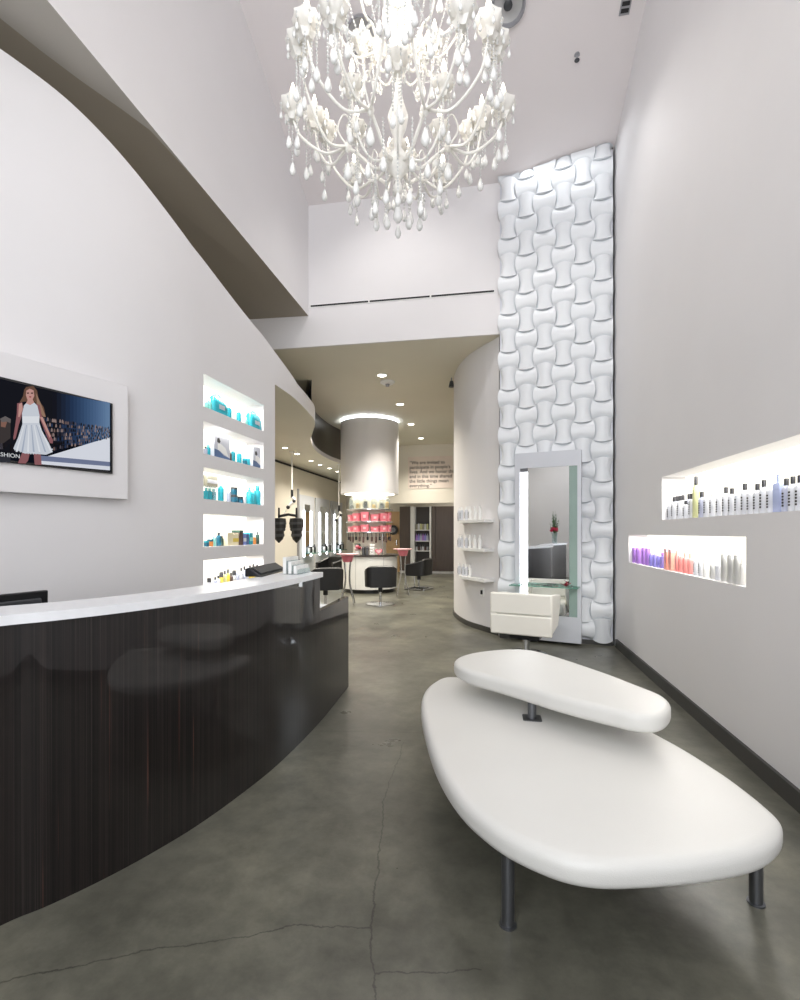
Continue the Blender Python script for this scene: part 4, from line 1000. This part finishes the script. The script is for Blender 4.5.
for k, (z, nmz) in enumerate(((1.40, 'lowest'), (1.645, 'middle'), (1.935, 'highest'))):
    t = thing('ring_shelf', '%s white ring shelf around the rear column' % nmz, 'shelf', (Q.x, Q.y, z))
    mb = MB(); mb.lathe([(.401, 0), (.56, 0), (.56, .028), (.401, .028)], WHITEP, 48, cap0=False, cap1=False); mb.rings
    mb.build('board', t, True, 30)
    mb = MB(); mb.lathe([(.561, .004), (.566, .004), (.566, .024), (.561, .024)], CHROME, 48, cap0=False, cap1=False); mb.build('edge_strip', t, True, 30)
for row, (z, h_, n_) in enumerate(((1.4285, .16, 6), (1.6735, .21, 6))):
    for k in range(n_):
        a = toq-1.15+2.3*k/(n_-1)
        t = thing('storage_bin', 'pink bin on the %s ring shelf, %s from the left' % (('lowest', 'middle')[row], ORD[k]), 'bin', (Q.x+.48*math.cos(a), Q.y+.48*math.sin(a), z), a+PI/2, 'pink bins on the ring shelves')
        hh = h_*(.72+.28*((k*7+row*3) % 3)/2); wv = .098
        MB().rings([[(x*s, y*s, zz) for x, y in rrect(wv*2, .12, .02, 3)] for zz, s in ((0, .85), (hh, 1))], PINK).build('tub', t, True, 40)
        MB().rings([[(x, y, zz) for x, y in rrect(wv*1.8, .1, .02, 3)] for zz in (hh-.001, hh+.004)], RED if k % 2 else PINKL).build('contents', t)
        MB().rings([[(x, y-.0, zz) for x, y in rrect(.07, .128, .01, 3)] for zz in (hh*.35, hh*.7)], PINKL).build('label_plate', t)
GOLD = mat('amber contents', (206, 170, 104), .4, vary=.15, scale=20)
for k in range(6):
    a = toq-1.05+2.1*k/5
    t = thing('glass_jar', 'domed glass jar on the highest ring shelf, %s from the left' % ORD[k], 'jar', (Q.x+.48*math.cos(a), Q.y+.48*math.sin(a), 1.9635), 0, 'glass jars on the ring shelf')
    MB().lathe([(.062, .0), (.068, .01), (.068, .2), (.05, .25), (.02, .27)], CLEARGL, 16).build('dome', t, True)
    MB().lathe([(.045, .012), (.045, .08+.04*(k % 3)), (.01, .1+.04*(k % 3))], GOLD if k % 2 else DGREY, 14).build('contents', t, True)
    MB().ball((0, 0, .283), .016, SILV, 8, 5).build('knob', t, True)
for k in range(14):
    a = toq-1.2+2.4*k/13
    t = thing('hanging_brush', 'dark styling brush hanging under the lowest ring shelf, %s from the left' % ORD[k], 'brush', (Q.x+.53*math.cos(a), Q.y+.53*math.sin(a), 1.3995), 0, 'brushes hanging under the ring shelf')
    MB().tube([(0, 0, 0), (0, 0, -.09)], .008, BLACKP, 6).build('handle', t); MB().lathe([(.02, -.09), (.024, -.10), (.024, -.16-.03*(k % 3)), (.012, -.17-.03*(k % 3))], DBR if k % 3 else BLACKP, 8).build('head', t, True)
def onisl(px, r): # point on the worktop facing the room
    d_ = ray(px, 532).to_2d().normalized(); b = Q.to_2d().dot(d_); pr = Q.to_2d()-d_*b
    s = math.sqrt(max(0, r*r-pr.length_squared)); p = d_*(b-s); return (p.x, p.y, .8845)
t = thing('flower_pot', 'small pot of pink and dark flowers on the round cabinet', 'plant', onisl(357.5, .58)); 
MB().lathe([(.05, 0), (.065, .1), (.06, .1), (.05, .02)], WHITEP, 16).build('pot', t, True, 40)
mb = MB()
for k in range(12): a = k*2.4; mb.ball((.07*math.cos(a)*(k % 3)/2, .07*math.sin(a)*(k % 3)/2, .14+.03*(k % 4)), .04, [PINKL, RED, PINK, DGREEN][k % 4], 8, 5)
mb.build('blooms', t, True)
for k, px in enumerate((364.5, 368)):
    t = thing('steel_canister', 'slim steel canister on the round cabinet, %s of two' % ('left' if k == 0 else 'right'), 'canister', onisl(px-1, .6), 0, 'canisters on the round cabinet')
    MB().lathe([(.04, 0), (.04, .18)], STEEL, 16).build('body', t, True, 40); MB().lathe([(.041, .18), (.041, .2), (.01, .215)], CHROME, 16).build('lid', t, True, 40)
t = thing('towel_stack', 'white box of folded towels on the round cabinet beside a pink heart', 'towels', onisl(372.2, .5)); t.rotation_euler = (0, 0, toq+PI/2)
for k in range(4): MB().box((-.06, -.06, .065*k), (.06, .06, .065*k+.06), WHITEP).build('towel', t, bevel=.012)
t = thing('heart_box', 'pink heart-shaped box standing on the round cabinet', 'box', onisl(378.6, .6)); t.rotation_euler = (0, 0, toq+PI/2)
hp = [(.085*(16*math.sin(a)**3)/16, .08*(13*math.cos(a)-5*math.cos(2*a)-2*math.cos(3*a)-math.cos(4*a))/16+.085) for a in [2*PI*k/28 for k in range(28)]]
MB().rings([[(x, y, z) for x, z in hp] for y in (-.025, .025)], PINK).build('shell', t, bevel=.006); MB().rings([[(x*.6, y, (z-.085)*.6+.085) for x, z in hp] for y in (-.027, -.0255)], PINKL).build('inner_heart', t)
p = onisl(382.5, .6); pt = thing('chrome_post', 'slim chrome post at the right of the round cabinet', 'post', p)
MB().lathe([(.03, 0), (.03, .01), (.012, .014), (.012, .5)], CHROME, 12).build('tube', pt, True, 40); MB().box((-.06, -.01, .38), (.012, .01, .4), CHROME).build('arm', pt)

# rear wall: veneer door, clock, wardrobes and open shelving
YW = 16.9
a, b = ony(384, 530, 17.35).x, ony(399.5, 530, 17.35).x
dr_ = struct(MB().box((a, 17.36, 0), (b, 17.46, 2.15), BEIGE).build('door_1'))
hd = MB().tube([(b-.1, 17.32, .95), (b-.1, 17.32, 1.15)], .012, CHROME, 8).build('door_handle'); hd.parent = dr_
c_ = ony(393.3, 530, 17.3); ck = thing('wall_clock', 'round dark clock hanging against the beech door', 'clock', (c_.x, 17.3, c_.z))
rotx = Matrix.Rotation(PI/2, 3, 'X')
MB().lathe([(.09, 0), (.17, 0), (.17, .05), (.09, .05)], BLACKP, 32, rot=rotx, cap0=False, cap1=False).build('rim', ck, True, 40)
MB().lathe([(.1, .01), (.1, .03)], GREYP, 32, rot=rotx).build('dial', ck, True, 40)
MB().box((-.004, -.04, 0), (.004, -.036, .07), LINE).build('hand', ck); MB().box((0, -.04, -.004), (.05, -.036, .004), LINE).build('hand', ck)
def cabinet_box(name, label, xa, xb, z1, mt, joints, handle=None):
    t = thing(name, label, 'wardrobe', ((xa+xb)/2, YW, 0)); w_ = (xb-xa)/2
    MB().box((-w_, .02, .08), (w_, .45, z1), mt).build('carcass', t); MB().box((-w_, .05, 0), (w_, .45, .08), WHITEP).build('plinth', t)
    e = [-w_]+[j-(xa+xb)/2 for j in joints]+[w_]
    for q in range(len(e)-1):
        dd = MB().box((e[q]+.008, -.005, .09), (e[q+1]-.008, .02, z1-.01), mt).build('door', t, bevel=.003)
        if handle: MB().box((e[q+1]-.045, -.03, .3), (e[q+1]-.025, -.005, z1-.3), CHROME).build('handle', dd)
    return t
gx = lambda px: ony(px, 540, YW).x
cabinet_box('wardrobe', 'plain brown wardrobe panel left of the open shelving', gx(399.6), gx(410), 2.30, BROWN, [])
cabinet_box('wardrobe', 'wide brown wardrobe right of the open shelving', gx(431.5), gx(462), 2.30, BROWN, [gx(435.5), gx(453)], None)
xa, xb = gx(410.4), gx(431.2); t = thing('shelving_unit', 'white-framed open shelving unit between the brown wardrobes', 'shelving', ((xa+xb)/2, YW, 0)); w_ = (xb-xa)/2
MB().box((-w_, .4, .0), (w_, .45, 2.3), BROWND).build('back', t)
for x0, x1 in ((-w_, -w_+.14), (w_-.06, w_)): MB().box((x0, 0, 0), (x1, .4, 2.3), WHITEP).build('upright', t)
shz_ = (.35, .78, 1.12, 1.50)
for z in shz_: MB().box((-w_+.14, .02, z-.03), (w_-.06, .4, z), WHITEP if z < 1.6 else BROWND).build('shelf', t)
nb_ = 0
for r_, (z, hh, mts, sh) in enumerate(((.78, .2, (PALE, DBR, GREYP), 'jar'), (1.12, .24, (PURP, VIOL, LILAC), 'square'), (1.50, .26, (GREYOL, PALE, OLIVE), 'round'))):
    for k in range(6):
        x = -w_+.2+k*(2*w_-.32)/5.3
        bottle(sh, ((xa+xb)/2+x, YW+.12, z+.0005), 0, .08, hh, mts[k % 3], CAPD if r_ != 1 else mts[k % 3], '%s %s, %s from the left on the %s shelf of the open unit' % (('grey', 'purple', 'olive')[r_], ('jar', 'bottle', 'bottle')[r_], ORD[k], ('low', 'middle', 'upper')[r_]), 'products on the open shelving', None, 'jar' if sh == 'jar' else 'bottle', 'jar' if sh == 'jar' else 'bottle')
# quotation panel
a = ony(408, 457, YQ); b = ony(452.5, 488, YQ)
sg = thing('quote_sign', 'pinkish wall panel with a quotation in bold dark letters', 'sign', (a.x, YQ, b.z)); W_ = b.x-a.x; H_ = a.z-b.z
MB().box((0, -.015, 0), (W_+.02, 0, H_), SIGNP).build('panel', sg)
text('lettering', '\u201cWe are invited to\nparticipate in people\u2019s\nlives. And we honor this\nand in this time shared\nthe little things mean\neverything.\u201d', .142, INK, sg, (.05, -.0165, H_-.23), (1, 0, 0), (0, 0, 1), .001, spacing=1.0, bold=.0015)

# black tub chairs
def tub_chair(label, X, Y, face, base='disc'):
    t = thing('tub_chair', label, 'chair', C(X, Y)+(0,), face, 'black tub chairs in the rear room')
    path = [(-.30, .26), (-.315, 0), (-.30, -.2), (-.22, -.275), (0, -.29), (.22, -.275), (.30, -.2), (.315, 0), (.30, .26)]
    tp = [.62, .67, .73, .765, .77, .765, .73, .67, .62]; P = bez([(x, y, z) for (x, y), z in zip(path, tp)], 4)
    rs = []
    for i, p in enumerate(P):
        tt = P[min(i+1, len(P)-1)]-P[max(i-1, 0)]; tt.z = 0; tt.normalize(); n = Vector((tt.y, -tt.x, 0)); n = n if n.dot(Vector((p.x, p.y, 0))) < 0 else -n
        q = p+n*.075; rs.append([(p.x*.97, p.y*.97, .36), (p.x, p.y, p.z-.02), ((p.x+q.x)/2, (p.y+q.y)/2, p.z), (q.x, q.y, p.z-.02), (q.x, q.y, .36)])
    MB().rings(rs, BLACKL).build('shell', t, True, 50)
    mb = MB(); mb.box((-.235, -.205, .34), (.235, .27, .47), BLACKL); mb.build('seat', t, bevel=.03, segs=3)
    MB().lathe([(.045, .24), (.045, .345)], BLACKP, 16).build('lift', t, True, 30)
    if base == 'disc':
        MB().lathe([(.028, .03), (.028, .25)], CHROME, 16).build('column', t, True, 30); MB().lathe([(.28, 0), (.28, .012), (.1, .026), (.03, .04)], CHROME, 32).build('base', t, True, 30)
    else:
        MB().lathe([(.028, .0), (.028, .25)], CHROME, 16).build('column', t, True, 30)
        MB().tube([(-.27, -.25, .02), (.27, -.25, .02), (.27, .25, .02), (-.27, .25, .02), (-.27, -.25, .02)], .02, CHROME, 8).build('base', t)
        MB().box((-.27, -.02, .005), (.27, .02, .03), CHROME).build('cross_bar', t)
        for sx__ in (-1, 1): MB().tube([(sx__*.27, .25, .02), (sx__*.27, .25, .3)], .015, CHROME, 8).build('upright', t)
    return t
tub_chair('black tub chair with its back turned before the round white cabinet', -.385, 9.75, YAW+.12)
tub_chair('black tub chair just beyond the end of the reception desk', -1.40, 9.3, YAW+.35)
tub_chair('black tub chair behind the pink-topped stand, near the far mirrors', -1.85, 13.2, YAW+2.6)
tub_chair('black tub chair on square chrome base before the open shelving', .47, 12.3, YAW+1.1, 'frame')
# pink bowls on tall curved legs
def stand(label, X, Y, ztop):
    t = thing('bowl_stand', label, 'stand', C(X, Y)+(0,), YAW, 'pink bowl stands in the rear room')
    MB().lathe([(.09, ztop-.15), (.125, ztop-.03), (.135, ztop-.02), (.12, ztop-.02), (.085, ztop-.14)], PINK, 28).build('bowl', t, True, 40)
    MB().lathe([(.13, ztop-.02), (.215, ztop-.005), (.22, ztop+.012), (.12, ztop+.002)], PINKL, 28).build('rim_tray', t, True, 40)
    for k in range(4):
        a = PI/4+k*PI/2; c, s = math.cos(a), math.sin(a)
        MB().tube(bez([(c*.085, s*.085, ztop-.13), (c*.06, s*.06, ztop-.36), (c*.07, s*.07, ztop-.6), (c*.16, s*.16, .12), (c*.19, s*.19, .0)], 5), .012, CHROME, 8).build('leg', t, True)
    return t
stand('pink bowl stand on curved chrome legs behind the desk end', (347.5-400)/F*9.76, 9.76, .98)
stand('pink bowl stand on curved chrome legs beside the right-hand black chair', (403-400)/F*11.2, 11.2, 1.03)
# hanging colour processors
def processor(label, X, Y, pole_to, heads=True):
    p = C(X, Y); t = thing('hanging_hair_processor', label, 'hair processor', (p[0], p[1], ZMEZ-.001), YAW, 'ceiling-hung hair processors')
    MB().lathe([(.06, 0), (.06, -.02), (.013, -.03), (.013, pole_to-ZMEZ)], WHITEP, 12).build('pole', t, True, 40)
    zz = pole_to-ZMEZ
    MB().lathe([(.028, zz+.12), (.028, zz-.06)], BLACKP, 12).build('joint', t, True, 40)
    MB().tube(bez([(0, 0, zz-.05), (.06, 0, zz-.12), (-.05, -.02, zz-.22), (-.08, -.02, zz-.27)], 4), .03, WHITEP, 10).build('arm', t, True)
    MB().ball((.05, -.02, zz-.13), .04, BLACKP, 10, 6).build('knuckle', t, True); MB().ball((-.08, -.03, zz-.27), .045, BLACKP, 10, 6).build('knuckle', t, True)
    if heads:
        MB().tube([(-.29, 0, zz-.47), (-.08, 0, zz-.43), (.10, 0, zz-.46)], .03, BLACKP, 8).build('cross_arm', t, True)
        MB().tube(bez([(-.08, -.02, zz-.27), (-.16, 0, zz-.4), (-.1, 0, zz-.46)], 4), .012, WHITEP, 8).build('cable', t, True)
        for x in (-.29, .10):
            hd = MB().lathe([(.02, zz-.28), (.024, zz-.5), (.15, zz-.52), (.16, zz-.58), (.155, zz-.72), (.11, zz-.78), (.115, zz-.9), (.09, zz-.98), (.012, zz-1.06)], BLACKP, 10, (x, 0, 0)).build('heater_head', t, True, 25)
            mb = MB()
            for k in range(3): mb.lathe([(.163-.02*k, zz-.60-.13*k), (.166-.02*k, zz-.64-.13*k), (.15-.02*k, zz-.67-.13*k)], DGREY, 10, (x, 0, 0), cap0=False, cap1=False)
            mb.build('grille', hd, True, 25)
    return t
processor('black twin-headed hair processor hanging above the desk end', (292-400)/F*11.0, 11.0, 2.24)
processor('white-armed hair processor hanging beside the round column', (339-400)/F*13.0, 13.0, 2.0, False)
# downlights
def downlight(px, py, z, label, group, r=.075):
    g = G(px, py, z); t = thing('recessed_downlight', label, 'ceiling light', g, 0, group)
    MB().lathe([(r, 0), (r*1.25, -.001), (r*1.25, -.012), (r, -.014)], WHITEP, 24, cap0=False, cap1=False).build('trim_ring', t, True, 40)
    MB().lathe([(r, -.006), (r*.9, -.008)], E_DOWN, 20).build('lens', t)
    return g
DL = [downlight(px, py, ZLOW-.001, 'round downlight in the rear ceiling, %s from the header wall' % ORD[k], 'downlights in the rear ceiling') for k, (px, py) in enumerate(((382, 375), (400, 404), (411, 424), (421, 438)))]
DM = [downlight(px, py, ZMEZ-.001, 'small downlight in the low curved soffit, %s from the front' % ORD[k], 'downlights in the curved soffit', .06) for k, (px, py) in enumerate(((285, 447.5), (297, 453.5), (311, 460.5), (320, 464.5), (329.5, 468), (337.5, 471.3)))]
g = G(387.5, 381.5, ZLOW-.001); t = thing('smoke_detector', 'round white detector beside the front rear-room downlight', 'smoke detector', g)
MB().lathe([(.13, 0), (.13, -.025), (.09, -.05)], WHITEP, 24).build('housing', t, True, 40); MB().lathe([(.04, -.05), (.03, -.09)], GREYP, 14).build('sensor', t, True, 40)
g = D(451.5, 368, 8.6); t = thing('track_spot', 'tiny dark spotlight at the edge of the rounded wall under the rear ceiling', 'spotlight', (g[0], g[1], ZLOW-.001))
MB().tube([(0, 0, 0), (0, 0, -.06)], .01, GREYP, 8).build('stem', t); MB().lathe([(.03, -.06), (.05, -.16)], DGREY, 12).build('head', t, True, 40)
# ================================================================== CHANDELIER
CY = 2.9; c0 = C(-.012, CY); CZ = 3.57
chd = thing('chandelier', 'large white tiered chandelier with candle bulbs and hanging crystal drops', 'chandelier', (c0[0], c0[1], CZ), YAW)
rc = random.Random(11); chd.scale = (.88, .88, 1)
def ch2w(p): return chd.matrix_basis @ Vector(p)
mb = MB()
mb.lathe([(.004, -.17), (.02, -.16), (.03, -.13), (.012, -.09), (.035, -.06), (.075, -.02), (.085, .02), (.05, .06), (.022, .10), (.03, .16), (.055, .22), (.07, .28), (.04, .36), (.02, .44), (.035, .52), (.08, .60), (.09, .66), (.05, .72), (.025, .8), (.03, .95), (.06, 1.05), (.04, 1.15), (.02, 1.25), (.015, 1.5)], IVORY, 24)
mb.build('column', chd, True, 60)
zc = zceil(c0[1])-CZ
mb = MB(); mb.tube([(0, 0, 1.5), (0, 0, zc-.02)], .012, IVORY, 8); mb.lathe([(.02, zc-.1), (.09, zc-.03), (.1, zc-.001)], IVORY, 20); mb.build('hanging_rod', chd, True, 40)
mb = MB(); mb.ball((0, 0, .86), .105, E_FLAME, 20, 12, 1.2); mb.build('globe_lamp', chd, True)
PEAR = [(.0015, 0), (.008, -.008), (.016, -.03), (.021, -.05), (.02, -.064), (.012, -.076), (.001, -.081)]
STR = []          # (points of bead line, pear scale) strands still to build
def strand(mb, pts, pear, bead=.0082):
    pts = [Vector(p) for p in pts]; L = 0; acc = 0
    for a, b in zip(pts, pts[1:]):
        n = max(1, int((b-a).length/.019))
        for k in range(n): mb.lathe([(.0012, -bead), (bead, 0), (.0012, bead)], CRYST, 5, a+(b-a)*(k/n))
    mb.tube(pts, .0012, CRYST, 4)
    if pear: mb.lathe([(r*pear, z*pear) for r, z in PEAR], CRYST, 8, pts[-1])
def arm(name, pts, r0, r1, n=7):
    P = bez(pts, n); m_ = len(P)-1
    MB().tube(P, [r0+(r1-r0)*i/m_ for i in range(len(P))], IVORY, 7).build(name, chd, True)
def pol(r, a, z): return (r*math.cos(a), r*math.sin(a), z)
CUP = [(.006, -.03), (.018, -.02), (.022, -.005), (.05, .008), (.074, .032), (.082, .062), (.074, .064), (.046, .02), (.012, .01)]
def candle(p, s=1.0):
    x, y, z = p
    b = MB().lathe([(r*s, zz*s) for r, zz in CUP], BLOOM, 24, p, ruffle=.09, nr=8).build('candle_cup', chd, True, 50)
    mb = MB(); mb.lathe([(.03*s, -.045*s), (.05*s, -.012*s), (.028*s, -.006*s)], BLOOM, 12, p, ruffle=.2, nr=6); mb.build('calyx', b, True, 50)
    MB().lathe([(.013, .02), (.013, .105)], IVORY, 10, p).build('candle_sleeve', chd, True, 30)
    MB().lathe([(.006, .104), (.016, .118), (.018, .132), (.011, .158), (.003, .182)], E_FLAME, 10, p).build('candle_bulb', chd, True)
    a0 = math.atan2(y, x)
    for k in range(6):
        a = a0+2*PI*k/6+.3; r = .076*s; q = Vector((x+r*math.cos(a), y+r*math.sin(a), z+.045*s))
        L_ = .03 if k % 2 else .05
        STR.append(([q, q+Vector((0, 0, -L_))], .52))
    for k in range(3):
        a = a0+PI*2/3*k+.8; q = Vector((x+.03*math.cos(a), y+.03*math.sin(a), z-.03))
        STR.append(([q, q+Vector((0, 0, -.10-.14*rc.random()))], .95))
cands = []
for k in range(6):
    a = PI/3*k                        # nodes left and right, two near, two far
    nz = .105; node = pol(.334, a, nz)
    arm('main_arm', [pol(.05, a, .0), pol(.15, a, -.02), pol(.25, a, .05), node], .012, .011)
    mb = MB(); mb.lathe([(.004, .03), (.02, .018), (.026, 0), (.018, -.02), (.004, -.035)], IVORY, 12, node); mb.build('node_boss', chd, True, 50)
    for da, R, z in ((-.42, .66, .44), (.42, .66, .44), (0.0, .70, .30)):
        e = pol(R, a+da, z)
        arm('branch', [node, pol(.334+(R-.334)*.42, a+da*.55, nz-.035), pol(R*.92, a+da*.95, nz+.06+(z-.3)*.5), pol(R, a+da, z-.03)], .0095, .007)
        candle(e); cands.append((R, a+da, z))
    e = pol(.335, a+PI/6, .30)        # inner small candles between the arms
    arm('branch', [pol(.06, a+PI/6, .02), pol(.2, a+PI/6, -.03), pol(.31, a+PI/6, .1), pol(.335, a+PI/6, .27)], .009, .006)
    candle(e, .85)
    # curling leaf scroll and long drops under each node
    arm('scroll', [node, pol(.40, a, nz+.10), pol(.36, a, nz+.19), pol(.30, a, nz+.13), pol(.33, a, nz+.09)], .006, .003)
    q = Vector(node)+Vector((0, 0, -.03)); STR.append(([q, q+Vector((0, 0, -.06))], 1.3))
    for s in (-.2, .2):
        q = Vector(pol(.28, a+s, nz-.03)); STR.append(([q, q+Vector((0, 0, -.20))], 1.05))
    q = Vector(pol(.15, a, -.02)); STR.append(([q, q+Vector((0, 0, -.20))], 1.1))
    q = Vector(pol(.17, a+PI/6, -.02)); STR.append(([q, q+Vector((0, 0, -.24))], 1.0))
    # upper tier
    un = pol(.19, a+PI/6, .74)
    arm('main_arm', [pol(.05, a+PI/6, .62), pol(.12, a+PI/6, .60), un], .01, .009)
    for da in (-.38, .38):
        e = pol(.43, a+PI/6+da, .98)
        arm('branch', [un, pol(.30, a+PI/6+da*.7, .70), pol(.41, a+PI/6+da, .83), pol(.43, a+PI/6+da, .95)], .008, .006); candle(e, .95)
q = Vector((0, 0, -.17)); STR.append(([q, q+Vector((0, 0, -.05))], 1.5))
# bead garlands between outer candles and from the upper tier
outer = sorted(((a % (2*PI)), R, z) for R, a, z in cands)
for i in range(len(outer)):
    a0, r0, z0 = outer[i]; a1, r1, z1 = outer[(i+1) % len(outer)]
    if i == len(outer)-1: a1 += 2*PI
    pts = []
    for k in range(9):
        t = k/8; pts.append(Vector(pol(r0+(r1-r0)*t-.03*math.sin(PI*t), a0+(a1-a0)*t, z0+(z1-z0)*t-.02-.13*math.sin(PI*t))))
    if i % 2 == 0: STR.append((pts, 0))
for k in range(12):
    a = PI/6*k; pts = []
    for j in range(9):
        t = j/8; pts.append(Vector(pol(.40-.28*t, a, .92-.25*t-.20*math.sin(PI*t))))
    STR.append((pts, 0))
    q = Vector(pol(.43, a+.1, .93)); STR.append(([q, q+Vector((0, 0, -.28))], 1.0))
for k in range(18):
    a = 2*PI*k/18+.1; q = Vector(pol(.66, a, .40)); STR.append(([q, q+Vector((0, 0, -.20-.12*rc.random()))], 1.0))
view = Vector((0, -CY, -2.15)).normalized()
STR.sort(key=lambda s: -sum(p.length for p in s[0][:1])*(1+s[1])+.25*s[0][0].z)
rest = MB()
for i, (pts, pear) in enumerate(STR):
    if i < 100: mb = MB(); strand(mb, pts, pear); mb.build('crystal_strand', chd, True, 60)
    else: strand(rest, pts, pear)
o = rest.build('crystal_strands', chd, True, 60); o['kind'] = 'stuff'
# ================================================================== MORE LAMPS
M_ = chd.matrix_basis
light('POINT', 'chandelier_lamp', tuple(M_ @ Vector((0, 0, .86))), 30, (1, .95, .88), shadow_soft_size=.12)
for k in range(6):
    a = PI/3*k+PI/6; light('POINT', 'candle_lamp', tuple(M_ @ Vector(pol(.6, a, .62))), 3, (1, .94, .86), shadow_soft_size=.05)
for p, tgt in ((pc1, (1.0, 5.3, 1.6)), (pc2, (-1.0, 6.6, 3.0))):
    l = light('SPOT', 'ceiling_spot', tuple(p+Vector((0, -.02, -.08))), 150, (1, .97, .93), spot_size=math.radians(95), spot_blend=.8, shadow_soft_size=.1); aim(l, tgt)
for g in DL: l = light('SPOT', 'downlight_lamp', (g[0], g[1], g[2]-.03), 520, (1, .94, .82), spot_size=math.radians(120), spot_blend=.9, shadow_soft_size=.07)
for g in DM: l = light('SPOT', 'downlight_lamp', (g[0], g[1], g[2]-.03), 130, (1, .93, .8), spot_size=math.radians(125), spot_blend=.9, shadow_soft_size=.06)
# the rear room has more of the same downlights beyond what the frame shows
for x, y, e in ((-3.8, 8.0, 110), (-3.8, 10.5, 100), (-3.7, 13.5, 100), (-.6, 16.2, 230), (-2.6, 9.3, 300)):
    light('SPOT', 'downlight_lamp', (x, y, (ZMEZ if x < -2.7 else ZLOW)-.04), e, (1, .95, .87), spot_size=math.radians(125), spot_blend=.9, shadow_soft_size=.07)
light('SPOT', 'added_wall_fill', (-3.3, -.2, ZSOF-.05), 260, (1, .97, .94), spot_size=math.radians(120), spot_blend=.9, shadow_soft_size=.1).rotation_euler = (math.radians(-35), 0, 0)  # unseen spot added to brighten the front-left wall reflected in the mirror
# strip lights inside the niches
for i, (z0, z1) in enumerate(NZ):
    a, b = Vector(wp(208.0, z1-.02, -.04)), Vector(wp(259.0, z1-.02, -.04)); md_ = (a+b)/2; d = b-a
    l = light('AREA', 'niche_strip', tuple(md_), 9, (1, .97, .9), shape='RECTANGLE', size=d.length, size_y=.04); l.rotation_euler = (0, 0, math.atan2(d.y, d.x))
for (y0, y1, z0, z1), e in ((UPN, 22), (LON, 16)):
    l = light('AREA', 'niche_strip', (XR+.06, (y0+y1)/2, z1-.015), e, (1, .97, .9), shape='RECTANGLE', size=.05, size_y=(y1-y0)*.96)
# washers over the tiled wall
a = fpt(FL*.55, 0, .3); l = light('AREA', 'wall_washer', (a[0], a[1], zceil(a[1])-.12), 5, (.95, .98, 1), shape='RECTANGLE', size=1.0, size_y=.08); aim(l, (a[0]+.05, a[1]+.1, 2.0))
